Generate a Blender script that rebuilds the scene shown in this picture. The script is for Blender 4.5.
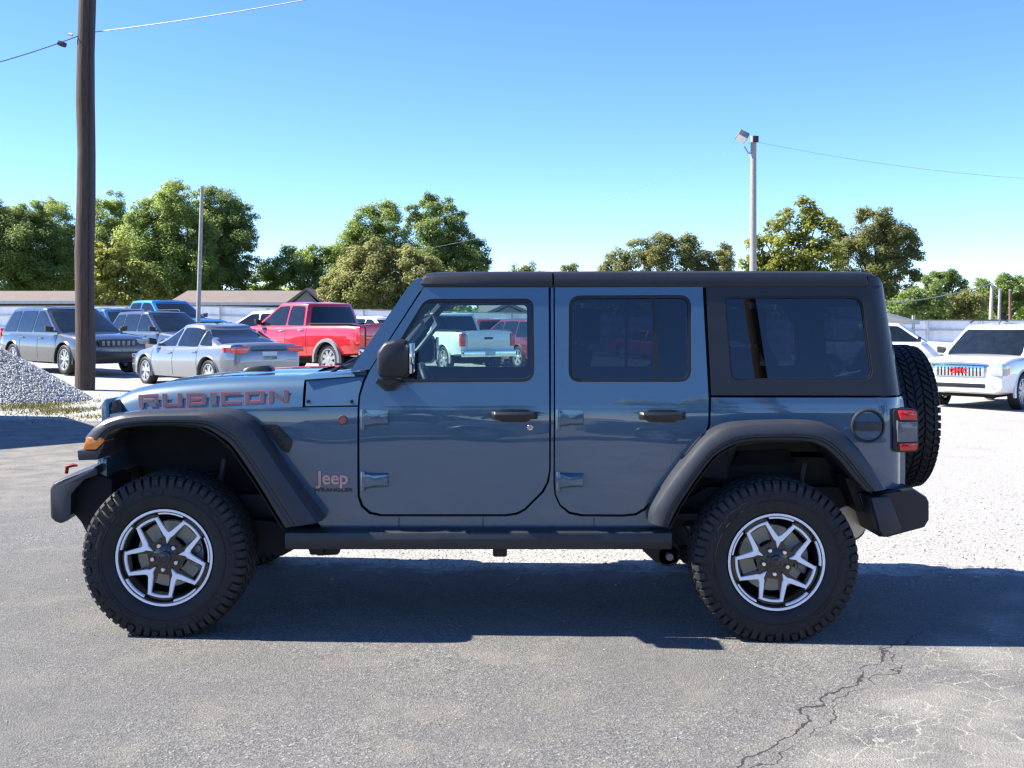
import bpy, bmesh, math, random
import numpy as np
from mathutils import Vector, Matrix
from mathutils.geometry import tessellate_polygon

R = math.radians
rnd = random.Random(7)
for _o in list(bpy.data.objects):
    bpy.data.objects.remove(_o, do_unlink=True)
scene = bpy.context.scene
COL = scene.collection

# ------------------------------------------------------------------ camera, sky, sun, exposure
FPX, YH, CAMH = 1105.0, 320.0, 1.593
cam_data = bpy.data.cameras.new('camera')
cam_data.sensor_fit = 'HORIZONTAL'
cam_data.sensor_width = 36.0
cam_data.lens = FPX / 1024.0 * 36.0
cam_data.shift_y = -(384.0 - YH) / 1024.0
cam_data.clip_start = 0.05
cam_data.clip_end = 6000.0
cam = bpy.data.objects.new('camera', cam_data)
COL.objects.link(cam)
cam.location = (0, 0, CAMH)
cam.rotation_euler = (R(90), 0, 0)
scene.camera = cam

SUN_DIR = Vector((-0.72, 0.036, 0.70)).normalized()      # towards the sun
sun_el = math.asin(SUN_DIR.z)
sun_rot = math.atan2(SUN_DIR.x, SUN_DIR.y)
world = bpy.data.worlds.new('World')
scene.world = world
world.use_nodes = True
wn = world.node_tree.nodes
wl = world.node_tree.links
bg = wn['Background']
sky = wn.new('ShaderNodeTexSky')
sky.sky_type = 'NISHITA'
sky.sun_disc = False
sky.sun_elevation = sun_el
sky.sun_rotation = sun_rot
sky.altitude = 100
sky.air_density = 0.8
sky.dust_density = 0.0
sky.ozone_density = 5.0
hs = wn.new('ShaderNodeHueSaturation')
hs.inputs['Saturation'].default_value = 1.12
hs.inputs['Hue'].default_value = 0.506
wl.new(sky.outputs[0], hs.inputs['Color'])
tint = wn.new('ShaderNodeMix')
tint.data_type = 'RGBA'
tint.blend_type = 'MULTIPLY'
tint.inputs[0].default_value = 1.0
tint.inputs[7].default_value = (0.86, 0.905, 1.03, 1)
wl.new(hs.outputs[0], tint.inputs[6])
wl.new(tint.outputs[2], bg.inputs['Color'])
bg.inputs['Strength'].default_value = 0.102

sd = bpy.data.lights.new('sun', 'SUN')
sd.energy = 5.0
sd.angle = R(0.53)
sd.color = (1.0, 0.94, 0.84)
so = bpy.data.objects.new('sun', sd)
COL.objects.link(so)
so.location = (-30, 0, 40)
so.rotation_euler = (-SUN_DIR).to_track_quat('-Z', 'Y').to_euler()

scene.view_settings.view_transform = 'Standard'
scene.view_settings.look = 'None'
scene.view_settings.gamma = 1.0
scene.view_settings.use_curve_mapping = False
scene.view_settings.exposure = 1.56
scene.render.engine = 'CYCLES'
try:
    scene.cycles.use_denoising = True
    scene.cycles.max_bounces = 10
    scene.cycles.transparent_max_bounces = 24
    scene.cycles.sample_clamp_indirect = 6.0
    scene.cycles.filter_width = 1.35
except Exception:
    pass

# ------------------------------------------------------------------ helpers
def U(px, py, Y):
    """pixel -> (x, z) on the vertical plane at depth Y"""
    return ((px - 512.0) * Y / FPX, CAMH - (py - YH) * Y / FPX)

def sstep(a, b, t):
    t = min(1.0, max(0.0, (t - a) / (b - a)))
    return t * t * (3 - 2 * t)

def ground_z(x, y):
    """the lot falls slightly towards the right"""
    xc = max(-16.0, min(16.0, x))
    s = sstep(7.5, 21.0, y)
    return -0.008 * xc - s * (0.0149 * xc + 0.11)

def link(o, parent=None):
    COL.objects.link(o)
    if parent is not None:
        o.parent = parent
    return o

def tag(o, label=None, cat=None, group=None, kind=None):
    if label: o['label'] = label
    if cat: o['category'] = cat
    if group: o['group'] = group
    if kind: o['kind'] = kind
    return o

def empty(name, loc=(0, 0, 0), rz=0.0, parent=None, scale=1.0):
    o = bpy.data.objects.new(name, None)
    o.empty_display_size = 0.2
    link(o, parent)
    o.location = loc
    o.rotation_euler = (0, 0, rz)
    o.scale = (scale,) * 3
    return o

def finish(me, angle=35.0):
    for p in me.polygons:
        p.use_smooth = True
    try:
        me.set_sharp_from_angle(angle=R(angle))
    except Exception:
        pass

def obj(name, me, mat=None, parent=None, loc=None, rot=None, scale=None):
    if mat is not None and len(me.materials) == 0:
        for m in (mat if isinstance(mat, (list, tuple)) else [mat]):
            me.materials.append(m)
    o = bpy.data.objects.new(name, me)
    link(o, parent)
    if loc is not None: o.location = loc
    if rot is not None: o.rotation_euler = rot
    if scale is not None: o.scale = scale if not isinstance(scale, (int, float)) else (scale,) * 3
    return o

def copy_tree(o, parent=None):
    c = o.copy()
    COL.objects.link(c)
    c.parent = parent
    for ch in list(o.children):
        copy_tree(ch, c)
    return c

class MB:
    """collects shapes, links them as ONE mesh"""
    def __init__(self):
        self.v, self.f, self.m = [], [], []
        self.cm = 0
    def add(self, vs, fs):
        b = len(self.v)
        self.v.extend([tuple(p) for p in vs])
        for f in fs:
            self.f.append(tuple(i + b for i in f))
            self.m.append(self.cm)
    def mat(self, i):
        self.cm = i
        return self
    def box(self, c, s, rot=None):
        hx, hy, hz = s[0] / 2, s[1] / 2, s[2] / 2
        vs = [Vector((x, y, z)) for x in (-hx, hx) for y in (-hy, hy) for z in (-hz, hz)]
        if rot is not None:
            vs = [rot @ v for v in vs]
        vs = [v + Vector(c) for v in vs]
        self.add(vs, [(0, 1, 3, 2), (4, 6, 7, 5), (0, 4, 5, 1), (2, 3, 7, 6), (0, 2, 6, 4), (1, 5, 7, 3)])
        return self
    def tube(self, pts, r, n=10, cap=True):
        pts = [Vector(p) for p in pts]
        rs = r if isinstance(r, (list, tuple)) else [r] * len(pts)
        rings = []
        u = None
        for i, p in enumerate(pts):
            d = (pts[min(len(pts) - 1, i + 1)] - pts[max(0, i - 1)]).normalized()
            if u is None:
                u = d.cross(Vector((0, 0, 1)) if abs(d.z) < .9 else Vector((0, 1, 0)))
            else:
                u = u - d * u.dot(d)
            u.normalize()
            w = d.cross(u).normalized()
            rings.append([p + (u * math.cos(t) + w * math.sin(t)) * rs[i] for t in [2 * math.pi * k / n for k in range(n)]])
        vs = [q for ring in rings for q in ring]
        fs = []
        for i in range(len(pts) - 1):
            for k in range(n):
                k2 = (k + 1) % n
                fs.append((i * n + k, i * n + k2, (i + 1) * n + k2, (i + 1) * n + k))
        if cap:
            fs.append(tuple(range(n)))
            fs.append(tuple((len(pts) - 1) * n + k for k in reversed(range(n))))
        self.add(vs, fs)
        return self
    def lathe(self, prof, n=48, axis='y', close=False, c=(0, 0, 0)):
        """prof: (radius, along-axis) pairs"""
        vs, fs = [], []
        m = len(prof)
        for k in range(n):
            t = 2 * math.pi * k / n
            for (r, a) in prof:
                x, z = r * math.cos(t), r * math.sin(t)
                if axis == 'y': p = (x, a, z)
                elif axis == 'x': p = (a, x, z)
                else: p = (x, z, a)
                vs.append((p[0] + c[0], p[1] + c[1], p[2] + c[2]))
        for k in range(n):
            k2 = (k + 1) % n
            for i in range(m - 1 if not close else m):
                i2 = (i + 1) % m
                fs.append((k * m + i, k * m + i2, k2 * m + i2, k2 * m + i))
        self.add(vs, fs)
        return self
    def loft(self, rings, closed=True, caps=True):
        n = len(rings[0])
        vs = [p for r in rings for p in r]
        fs = []
        for i in range(len(rings) - 1):
            for k in range(n if closed else n - 1):
                k2 = (k + 1) % n
                fs.append((i * n + k, i * n + k2, (i + 1) * n + k2, (i + 1) * n + k))
        if caps and closed:
            fs.append(tuple(reversed(range(n))))
            fs.append(tuple((len(rings) - 1) * n + k for k in range(n)))
        self.add(vs, fs)
        return self
    def prism(self, poly, y0, y1):
        """poly of (x, z), extruded along y"""
        n = len(poly)
        vs = [(x, y0, z) for x, z in poly] + [(x, y1, z) for x, z in poly]
        fs = [(k, (k + 1) % n, n + (k + 1) % n, n + k) for k in range(n)]
        tri = tessellate_polygon([[Vector((x, z, 0)) for x, z in poly]])
        for t in tri:
            fs.append(tuple(t))
            fs.append(tuple(n + i for i in reversed(t)))
        self.add(vs, fs)
        return self
    def mesh(self, name, angle=35.0, bevel=None, seg=2, recalc=True):
        me = bpy.data.meshes.new(name)
        me.from_pydata(self.v, [], self.f)
        if any(self.m):
            me.polygons.foreach_set('material_index', self.m)
        bm = bmesh.new()
        bm.from_mesh(me)
        bmesh.ops.remove_doubles(bm, verts=bm.verts, dist=1e-5)
        if recalc:
            bmesh.ops.recalc_face_normals(bm, faces=bm.faces)
        if bevel:
            es = [e for e in bm.edges if len(e.link_faces) == 2 and e.calc_face_angle(0) > R(28)]
            bmesh.ops.bevel(bm, geom=es, offset=bevel, offset_type='OFFSET', segments=seg, profile=0.6,
                            affect='EDGES', clamp_overlap=True)
        bm.to_mesh(me)
        bm.free()
        finish(me, angle)
        return me
    def build(self, name, mat, parent=None, **k):
        loc, rot, sc = k.pop('loc', None), k.pop('rot', None), k.pop('scale', None)
        return obj(name, self.mesh(name, **k), mat, parent, loc, rot, sc)

def round_poly(pts, r, n=5):
    """round the corners of a closed polygon; r = number or list"""
    out = []
    N = len(pts)
    for i, p in enumerate(pts):
        ri = r[i] if isinstance(r, (list, tuple)) else r
        p = Vector((p[0], p[1])); a = Vector(pts[i - 1][:2]); b = Vector(pts[(i + 1) % N][:2])
        if ri <= 0:
            out.append((p.x, p.y)); continue
        da, db = (a - p), (b - p)
        la = min(ri, da.length * 0.48); lb = min(ri, db.length * 0.48)
        s, e = p + da.normalized() * la, p + db.normalized() * lb
        for k in range(n + 1):
            t = k / n
            q = s * (1 - t) ** 2 + p * 2 * t * (1 - t) + e * t * t
            out.append((q.x, q.y))
    return out

def inset_poly(pts, d):
    area = sum(pts[i][0] * pts[(i + 1) % len(pts)][1] - pts[(i + 1) % len(pts)][0] * pts[i][1] for i in range(len(pts)))
    sgn = 1 if area > 0 else -1
    out = []
    N = len(pts)
    for i in range(N):
        p = Vector(pts[i]); a = Vector(pts[i - 1]); b = Vector(pts[(i + 1) % N])
        e1 = (p - a); e2 = (b - p)
        if e1.length < 1e-7: e1 = e2
        if e2.length < 1e-7: e2 = e1
        n1 = Vector((-e1.y, e1.x)).normalized() * sgn
        n2 = Vector((-e2.y, e2.x)).normalized() * sgn
        n = (n1 + n2)
        if n.length < 1e-6: n = n1
        n.normalize()
        c = max(0.4, n.dot(n1))
        q = p + n * (d / c)
        out.append((q.x, q.y))
    return out

# ------------------------------------------------------------------ materials
MATS = {}
def nt_of(name):
    m = bpy.data.materials.new(name)
    m.use_nodes = True
    nt = m.node_tree
    return m, nt, nt.nodes, nt.links, nt.nodes['Principled BSDF']

def texco(nt, scale=1.0, kind='Object'):
    tc = nt.nodes.new('ShaderNodeTexCoord')
    mp = nt.nodes.new('ShaderNodeMapping')
    mp.inputs['Scale'].default_value = (scale,) * 3 if isinstance(scale, (int, float)) else scale
    nt.links.new(tc.outputs[kind], mp.inputs[0])
    return mp.outputs[0]

def noise(nt, vec, scale, detail=4, rough=0.55):
    n = nt.nodes.new('ShaderNodeTexNoise')
    n.inputs['Scale'].default_value = scale
    n.inputs['Detail'].default_value = detail
    n.inputs['Roughness'].default_value = rough
    nt.links.new(vec, n.inputs['Vector'])
    return n.outputs['Fac']

def ramp(nt, fac, stops):
    r = nt.nodes.new('ShaderNodeValToRGB')
    els = r.color_ramp.elements
    while len(els) < len(stops):
        els.new(0.5)
    for e, (p, c) in zip(els, stops):
        e.position = p
        e.color = (*c, 1) if len(c) == 3 else c
    nt.links.new(fac, r.inputs[0])
    return r.outputs[0]

def mathn(nt, op, a, b=None, clamp=False):
    n = nt.nodes.new('ShaderNodeMath')
    n.operation = op
    n.use_clamp = clamp
    for i, v in enumerate((a, b)):
        if v is None: continue
        if isinstance(v, (int, float)): n.inputs[i].default_value = v
        else: nt.links.new(v, n.inputs[i])
    return n.outputs[0]

def mixc(nt, fac, a, b):
    n = nt.nodes.new('ShaderNodeMix')
    n.data_type = 'RGBA'
    for sock, v in ((n.inputs[0], fac), (n.inputs[6], a), (n.inputs[7], b)):
        if isinstance(v, (int, float)): sock.default_value = v
        elif isinstance(v, tuple): sock.default_value = (*v, 1) if len(v) == 3 else v
        else: nt.links.new(v, sock)
    return n.outputs[2]

def smooth01(nt, v, a, b):
    n = nt.nodes.new('ShaderNodeMapRange')
    n.interpolation_type = 'SMOOTHSTEP'
    n.inputs['From Min'].default_value = a
    n.inputs['From Max'].default_value = b
    nt.links.new(v, n.inputs['Value'])
    return n.outputs['Result']

def bump(nt, bsdf, h, strength=0.3, dist=0.01, sock='Normal'):
    b = nt.nodes.new('ShaderNodeBump')
    b.inputs['Strength'].default_value = strength
    b.inputs['Distance'].default_value = dist
    nt.links.new(h, b.inputs['Height'])
    nt.links.new(b.outputs[0], bsdf.inputs[sock])

def pm(name, col, rough=0.5, metal=0.0, coat=0.0, var=0.12, nscale=6.0, bmp=0.0, bscale=60.0, spec=0.5, emit=None, rvar=0.06):
    """plain procedural material: noise-varied colour and gloss"""
    if name in MATS: return MATS[name]
    m, nt, N, L, b = nt_of(name)
    v = texco(nt)
    f = noise(nt, v, nscale, 5)
    lo = tuple(c * (1 - var) for c in col); hi = tuple(min(1, c * (1 + var)) for c in col)
    L.new(ramp(nt, f, [(0.3, lo), (0.7, hi)]), b.inputs['Base Color'])
    r = nt.nodes.new('ShaderNodeMapRange')
    r.inputs['To Min'].default_value = max(0.02, rough - rvar)
    r.inputs['To Max'].default_value = min(1, rough + rvar)
    L.new(noise(nt, v, nscale * 2.3, 4), r.inputs['Value'])
    L.new(r.outputs[0], b.inputs['Roughness'])
    b.inputs['Metallic'].default_value = metal
    b.inputs['Specular IOR Level'].default_value = spec
    b.inputs['Coat Weight'].default_value = coat
    b.inputs['Coat Roughness'].default_value = 0.03
    if bmp:
        bump(nt, b, noise(nt, v, bscale, 3), bmp, 0.004)
    if emit:
        b.inputs['Emission Color'].default_value = (*emit[0], 1)
        b.inputs['Emission Strength'].default_value = emit[1]
    MATS[name] = m
    return m

def paint(name, col, metal=0.35, rough=0.32, wav=0.0):
    """car paint under clear coat"""
    if name in MATS: return MATS[name]
    m, nt, N, L, b = nt_of(name)
    v = texco(nt)
    f = noise(nt, v, 900.0, 2)
    lo = tuple(c * 0.9 for c in col); hi = tuple(min(1, c * 1.1) for c in col)
    base = ramp(nt, f, [(0.35, lo), (0.65, hi)])
    dust = mathn(nt, 'MULTIPLY', smooth01(nt, noise(nt, v, 3.0, 6), 0.5, 0.8), 0.06)
    L.new(mixc(nt, dust, base, (0.32, 0.29, 0.25)), b.inputs['Base Color'])
    b.inputs['Metallic'].default_value = metal
    b.inputs['Roughness'].default_value = rough
    b.inputs['Coat Weight'].default_value = 1.0
    b.inputs['Coat IOR'].default_value = 1.72
    L.new(mathn(nt, 'ADD', mathn(nt, 'MULTIPLY', smooth01(nt, noise(nt, v, 5.0, 6), 0.4, 0.8), 0.05), 0.012), b.inputs['Coat Roughness'])
    if wav:
        bump(nt, b, noise(nt, v, 2.2, 1), wav, 0.02, 'Coat Normal')
        bump(nt, b, noise(nt, v, 2.2, 1), wav, 0.02, 'Normal')
    MATS[name] = m
    return m

def pane(name, tint, refl=1.0, rough=0.0):
    """thin window glass: tinted see-through under a fresnel reflection"""
    if name in MATS: return MATS[name]
    m = bpy.data.materials.new(name)
    m.use_nodes = True
    nt = m.node_tree
    nt.nodes.clear()
    out = nt.nodes.new('ShaderNodeOutputMaterial')
    tr = nt.nodes.new('ShaderNodeBsdfTransparent')
    v = texco(nt)
    f = noise(nt, v, 2.5, 3)
    t2 = tuple(c * 0.94 for c in tint)
    nt.links.new(ramp(nt, f, [(0.3, t2), (0.7, tint)]), tr.inputs[0])
    gl = nt.nodes.new('ShaderNodeBsdfGlossy')
    gl.inputs['Roughness'].default_value = rough
    gl.inputs['Color'].default_value = (refl, refl, refl, 1)
    geo = nt.nodes.new('ShaderNodeNewGeometry')
    dt = nt.nodes.new('ShaderNodeVectorMath')
    dt.operation = 'DOT_PRODUCT'
    nt.links.new(geo.outputs['Normal'], dt.inputs[0])
    nt.links.new(geo.outputs['Incoming'], dt.inputs[1])
    c = mathn(nt, 'SUBTRACT', 1.0, mathn(nt, 'ABSOLUTE', dt.outputs['Value']), True)
    fac = mathn(nt, 'ADD', mathn(nt, 'MULTIPLY', mathn(nt, 'POWER', c, 5.0), 0.93), 0.06)
    mx = nt.nodes.new('ShaderNodeMixShader')
    nt.links.new(fac, mx.inputs[0])
    nt.links.new(tr.outputs[0], mx.inputs[1])
    nt.links.new(gl.outputs[0], mx.inputs[2])
    nt.links.new(mx.outputs[0], out.inputs[0])
    MATS[name] = m
    return m

# ------------------------------------------------------------------ ground
def ground_material():
    m, nt, N, L, b = nt_of('lot_surface')
    geo = nt.nodes.new('ShaderNodeNewGeometry')
    P = geo.outputs['Position']
    sep = nt.nodes.new('ShaderNodeSeparateXYZ')
    L.new(P, sep.inputs[0])
    X, Y = sep.outputs[0], sep.outputs[1]
    A = lambda op, a, c=None, cl=False: mathn(nt, op, a, c, cl)
    # --- asphalt: pale weathered binder with exposed chips
    n_big = noise(nt, P, 0.55, 5, 0.6)
    n_mid = noise(nt, P, 3.0, 6, 0.65)
    vor = nt.nodes.new('ShaderNodeTexVoronoi')
    vor.inputs['Scale'].default_value = 110.0
    L.new(P, vor.inputs['Vector'])
    chips = ramp(nt, vor.outputs['Color'], [(0.1, (0.085, 0.084, 0.080)), (0.45, (0.148, 0.145, 0.137)), (0.8, (0.205, 0.20, 0.187)), (0.97, (0.36, 0.35, 0.325))])
    grit = noise(nt, P, 160.0, 3, 0.7)
    asp = mixc(nt, A('MULTIPLY', smooth01(nt, grit, 0.50, 0.64), 0.80), chips, (0.034, 0.034, 0.033))
    dusty = mixc(nt, A('MULTIPLY', smooth01(nt, n_mid, 0.45, 0.75), 0.48), asp, (0.25, 0.225, 0.185))
    asp = mixc(nt, A('MULTIPLY', smooth01(nt, n_big, 0.40, 0.62), 0.55), dusty, (0.115, 0.113, 0.107))
    # --- crack running away to the right, and a web of dusty cracks beside it
    p0 = (0.74, 3.90); d = (0.606, 0.795); nn = (-0.795, 0.606)
    px = A('SUBTRACT', X, p0[0]); py = A('SUBTRACT', Y, p0[1])
    t = A('ADD', A('MULTIPLY', px, d[0]), A('MULTIPLY', py, d[1]))
    wob = A('MULTIPLY', A('SUBTRACT', noise(nt, P, 3.0, 5, 0.52), 0.5), 0.34)
    v = A('ADD', A('ADD', A('MULTIPLY', px, nn[0]), A('MULTIPLY', py, nn[1])), wob)
    wid = A('MULTIPLY', smooth01(nt, noise(nt, P, 5.0, 2), 0.25, 0.7), 0.0075)
    inr = A('MULTIPLY', smooth01(nt, t, -1.2, -0.6), A('SUBTRACT', 1.0, smooth01(nt, t, 1.95, 2.5)))
    crack = A('MULTIPLY', A('LESS_THAN', A('ABSOLUTE', v), A('ADD', wid, 0.0012)), inr)
    v2 = A('ADD', v, A('ADD', A('MULTIPLY', A('SUBTRACT', noise(nt, P, 2.1, 3), 0.42), 0.42), 0.02))
    crack2 = A('MULTIPLY', A('LESS_THAN', A('ABSOLUTE', v2), A('MULTIPLY', wid, 0.6)), inr)
    crack = A('MAXIMUM', crack, crack2)
    warp = nt.nodes.new('ShaderNodeVectorMath'); warp.operation = 'ADD'
    nz = nt.nodes.new('ShaderNodeTexNoise'); nz.inputs['Scale'].default_value = 4.0; nz.inputs['Detail'].default_value = 4
    L.new(P, nz.inputs['Vector'])
    sc = nt.nodes.new('ShaderNodeVectorMath'); sc.operation = 'SCALE'; sc.inputs['Scale'].default_value = 0.28
    L.new(nz.outputs['Color'], sc.inputs[0]); L.new(P, warp.inputs[0]); L.new(sc.outputs[0], warp.inputs[1])
    ve = nt.nodes.new('ShaderNodeTexVoronoi'); ve.feature = 'DISTANCE_TO_EDGE'; ve.inputs['Scale'].default_value = 6.2
    L.new(warp.outputs[0], ve.inputs['Vector'])
    web = A('SUBTRACT', 1.0, smooth01(nt, ve.outputs['Distance'], 0.004, 0.032))
    side = A('MULTIPLY', smooth01(nt, A('MULTIPLY', v, -1.0), 0.0, 0.25), smooth01(nt, noise(nt, P, 1.7, 4), 0.30, 0.52))
    reg = A('MULTIPLY', side, A('MULTIPLY', smooth01(nt, X, 0.6, 1.3), A('SUBTRACT', 1.0, smooth01(nt, t, 2.6, 3.6))))
    asp = mixc(nt, A('MULTIPLY', A('MULTIPLY', A('MULTIPLY', web, reg), smooth01(nt, noise(nt, P, 9.0, 3), 0.3, 0.6)), 0.8), asp, (0.40, 0.37, 0.31))
    dustpatch = A('MULTIPLY', A('MULTIPLY', smooth01(nt, A('MULTIPLY', v, -1.0), 0.02, 0.3), smooth01(nt, noise(nt, P, 2.3, 5), 0.36, 0.62)), smooth01(nt, X, 0.4, 1.0))
    asp = mixc(nt, A('MULTIPLY', dustpatch, 0.55), asp, (0.29, 0.275, 0.24))
    asp = mixc(nt, A('MULTIPLY', crack, 0.85), asp, (0.018, 0.018, 0.019))
    # --- crushed limestone
    vg = nt.nodes.new('ShaderNodeTexVoronoi'); vg.inputs['Scale'].default_value = 48.0
    L.new(P, vg.inputs['Vector'])
    stones = ramp(nt, vg.outputs['Color'], [(0.05, (0.20, 0.195, 0.18)), (0.35, (0.30, 0.29, 0.265)), (0.9, (0.42, 0.405, 0.37))])
    gb = noise(nt, P, 0.9, 6, 0.65)
    gra = mixc(nt, A('MULTIPLY', smooth01(nt, gb, 0.5, 0.75), 0.45), stones, (0.20, 0.19, 0.165))
    gap = smooth01(nt, noise(nt, P, 26.0, 4, 0.7), 0.62, 0.75)
    gra = mixc(nt, A('MULTIPLY', gap, 0.45), gra, (0.20, 0.19, 0.17))
    # --- where the asphalt ends (further away on the left)
    edge = nt.nodes.new('ShaderNodeMapRange')
    edge.interpolation_type = 'SMOOTHSTEP'
    edge.inputs['From Min'].default_value = -6.0
    edge.inputs['From Max'].default_value = -1.8
    edge.inputs['To Min'].default_value = 16.9
    edge.inputs['To Max'].default_value = 7.05
    L.new(X, edge.inputs['Value'])
    e = A('ADD', A('SUBTRACT', Y, edge.outputs['Result']), A('MULTIPLY', A('SUBTRACT', noise(nt, P, 1.3, 6, 0.65), 0.5), 1.7))
    e = A('ADD', e, A('MULTIPLY', A('SUBTRACT', noise(nt, P, 14.0, 3, 0.6), 0.5), 0.6))
    isg = smooth01(nt, e, -0.15, 0.3)
    back = A('SUBTRACT', 1.0, smooth01(nt, Y, -60.0, -58.0))
    # the left approach is sandier
    sandy = A('MULTIPLY', A('MULTIPLY', smooth01(nt, Y, 8.5, 11.0), smooth01(nt, A('MULTIPLY', X, -1.0), 2.5, 4.0)), smooth01(nt, n_mid, 0.3, 0.65))
    asp = mixc(nt, A('MULTIPLY', sandy, 0.6), asp, (0.25, 0.23, 0.19))
    col = mixc(nt, isg, asp, gra)
    far = smooth01(nt, Y, 62.0, 75.0)
    fieldc = ramp(nt, noise(nt, P, 0.3, 6, 0.7), [(0.3, (0.07, 0.09, 0.03)), (0.7, (0.16, 0.15, 0.07))])
    col = mixc(nt, far, col, fieldc)
    L.new(col, b.inputs['Base Color'])
    b.inputs['Roughness'].default_value = 0.88
    b.inputs['Specular IOR Level'].default_value = 0.35
    hgt = A('ADD', A('MULTIPLY', vor.outputs['Distance'], 0.5), A('MULTIPLY', grit, 0.9))
    hgt = A('SUBTRACT', hgt, A('MULTIPLY', crack, 2.5))
    hgt2 = A('ADD', A('MULTIPLY', vg.outputs['Distance'], 1.2), A('MULTIPLY', noise(nt, P, 26.0, 4, 0.7), 1.2))
    hh = nt.nodes.new('ShaderNodeMix'); hh.data_type = 'FLOAT'
    L.new(isg, hh.inputs[0]); L.new(hgt, hh.inputs[2]); L.new(hgt2, hh.inputs[3])
    bump(nt, b, hh.outputs[0], 0.75, 0.011)
    return m

def build_ground():
    xs = sorted(set([-900, -400, -200, -120, -80, -60] + [x for x in np.arange(-48, 48.1, 1.5)] + [60, 80, 120, 200, 400, 900]))
    ys = sorted(set([-600, -250, -120, -70, -45, -30, -20, -12, -6] + [y for y in np.arange(-3, 40.1, 0.75)] + list(range(42, 80, 4)) + [90, 110, 140, 200, 350, 700, 1500, 3000]))
    vs = [(x, y, ground_z(x, y)) for y in ys for x in xs]
    nx = len(xs)
    fs = [(j * nx + i, j * nx + i + 1, (j + 1) * nx + i + 1, (j + 1) * nx + i) for j in range(len(ys) - 1) for i in range(nx - 1)]
    me = bpy.data.meshes.new('ground')
    me.from_pydata(vs, [], fs)
    finish(me, 60)
    tag(obj('ground', me, ground_material()), kind='structure')
build_ground()

# ------------------------------------------------------------------ white metal fence behind the lot
M_fence = pm('fence_white', (0.86, 0.87, 0.86), 0.45, var=0.1, nscale=1.2)
M_rail = pm('fence_rail', (0.40, 0.42, 0.43), 0.5, metal=0.3)
M_cap = pm('fence_cap', (0.35, 0.37, 0.38), 0.5, metal=0.3)
FENCE_Y = 55.0
def build_fence():
    root = empty('metal_fence', (0, FENCE_Y, ground_z(0, FENCE_Y)))
    root.rotation_euler = (0, 0, R(-6))
    tag(root, 'long white corrugated metal fence along the back of the lot', 'fence')
    zb = lambda x: ground_z(x, FENCE_Y) - root.location.z
    x0, x1 = -40.0, 46.0
    mb = MB()
    n = int((x1 - x0) / 0.115)
    top, bot = [], []
    for i in range(n + 1):
        x = x0 + i * 0.115
        y = (0.0, 0.0, 0.035, 0.035)[i % 4] + 0.02
        bot.append((x, y, zb(x) - 0.05)); top.append((x, y, zb(x) + 2.02))
    vs = bot + top
    mb.add(vs, [(i, i + 1, n + 2 + i, n + 1 + i) for i in range(n)])
    mb.build('corrugated_panel', M_fence, root, recalc=False, angle=20)
    seg = 2.5
    k = int((x1 - x0) / seg)
    for i in range(k + 1):
        x = x0 + i * seg
        MB().box((x, -0.075, zb(x) + 0.98), (0.075, 0.075, 2.08)).build('post', M_rail, root)
    for h in (0.35, 0.98, 1.6):
        mb = MB()
        for i in range(k):
            xa, xb = x0 + i * seg + .04, x0 + (i + 1) * seg - .04
            mb.loft([[(x, -.09, zb(x) + h - .035), (x, -.0, zb(x) + h - .035), (x, -.0, zb(x) + h + .035), (x, -.09, zb(x) + h + .035)] for x in (xa, xb)])
        mb.build('rail', M_rail, root)
    mb = MB()
    mb.loft([[(x, -.06, zb(x) + 2.03), (x, .08, zb(x) + 2.03), (x, .08, zb(x) + 2.075), (x, -.06, zb(x) + 2.075)] for x in np.linspace(x0, x1, 60)])
    mb.build('cap', M_cap, root)
build_fence()

# ------------------------------------------------------------------ buildings
def roof_mat(name, col):
    if name in MATS: return MATS[name]
    m, nt, N, L, b = nt_of(name)
    v = texco(nt)
    br = nt.nodes.new('ShaderNodeTexBrick')
    br.inputs['Scale'].default_value = 3.0
    br.inputs['Mortar Size'].default_value = 0.01
    br.inputs['Color1'].default_value = (*[c * .85 for c in col], 1)
    br.inputs['Color2'].default_value = (*[min(1, c * 1.15) for c in col], 1)
    br.inputs['Mortar'].default_value = (*[c * .6 for c in col], 1)
    L.new(v, br.inputs['Vector'])
    f = noise(nt, v, 0.7, 5)
    L.new(mixc(nt, smooth01(nt, f, 0.3, 0.8), br.outputs['Color'], tuple(c * 1.1 for c in col)), b.inputs['Base Color'])
    b.inputs['Roughness'].default_value = 0.9
    MATS[name] = m
    return m
M_roof = roof_mat('brown_shingle', (0.155, 0.125, 0.108))
M_roof2 = roof_mat('grey_shingle', (0.16, 0.15, 0.145))
M_wall = pm('brown_wall', (0.085, 0.07, 0.062), 0.85, var=0.2, nscale=1.5)
M_wallw = pm('white_wall', (0.62, 0.61, 0.58), 0.7, var=0.08, nscale=1.5)
M_trimw = pm('white_trim', (0.6, 0.6, 0.58), 0.6)
M_win = pm('dark_window', (0.02, 0.025, 0.03), 0.06, spec=0.8)
M_door = pm('grey_door', (0.2, 0.2, 0.2), 0.5)

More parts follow.
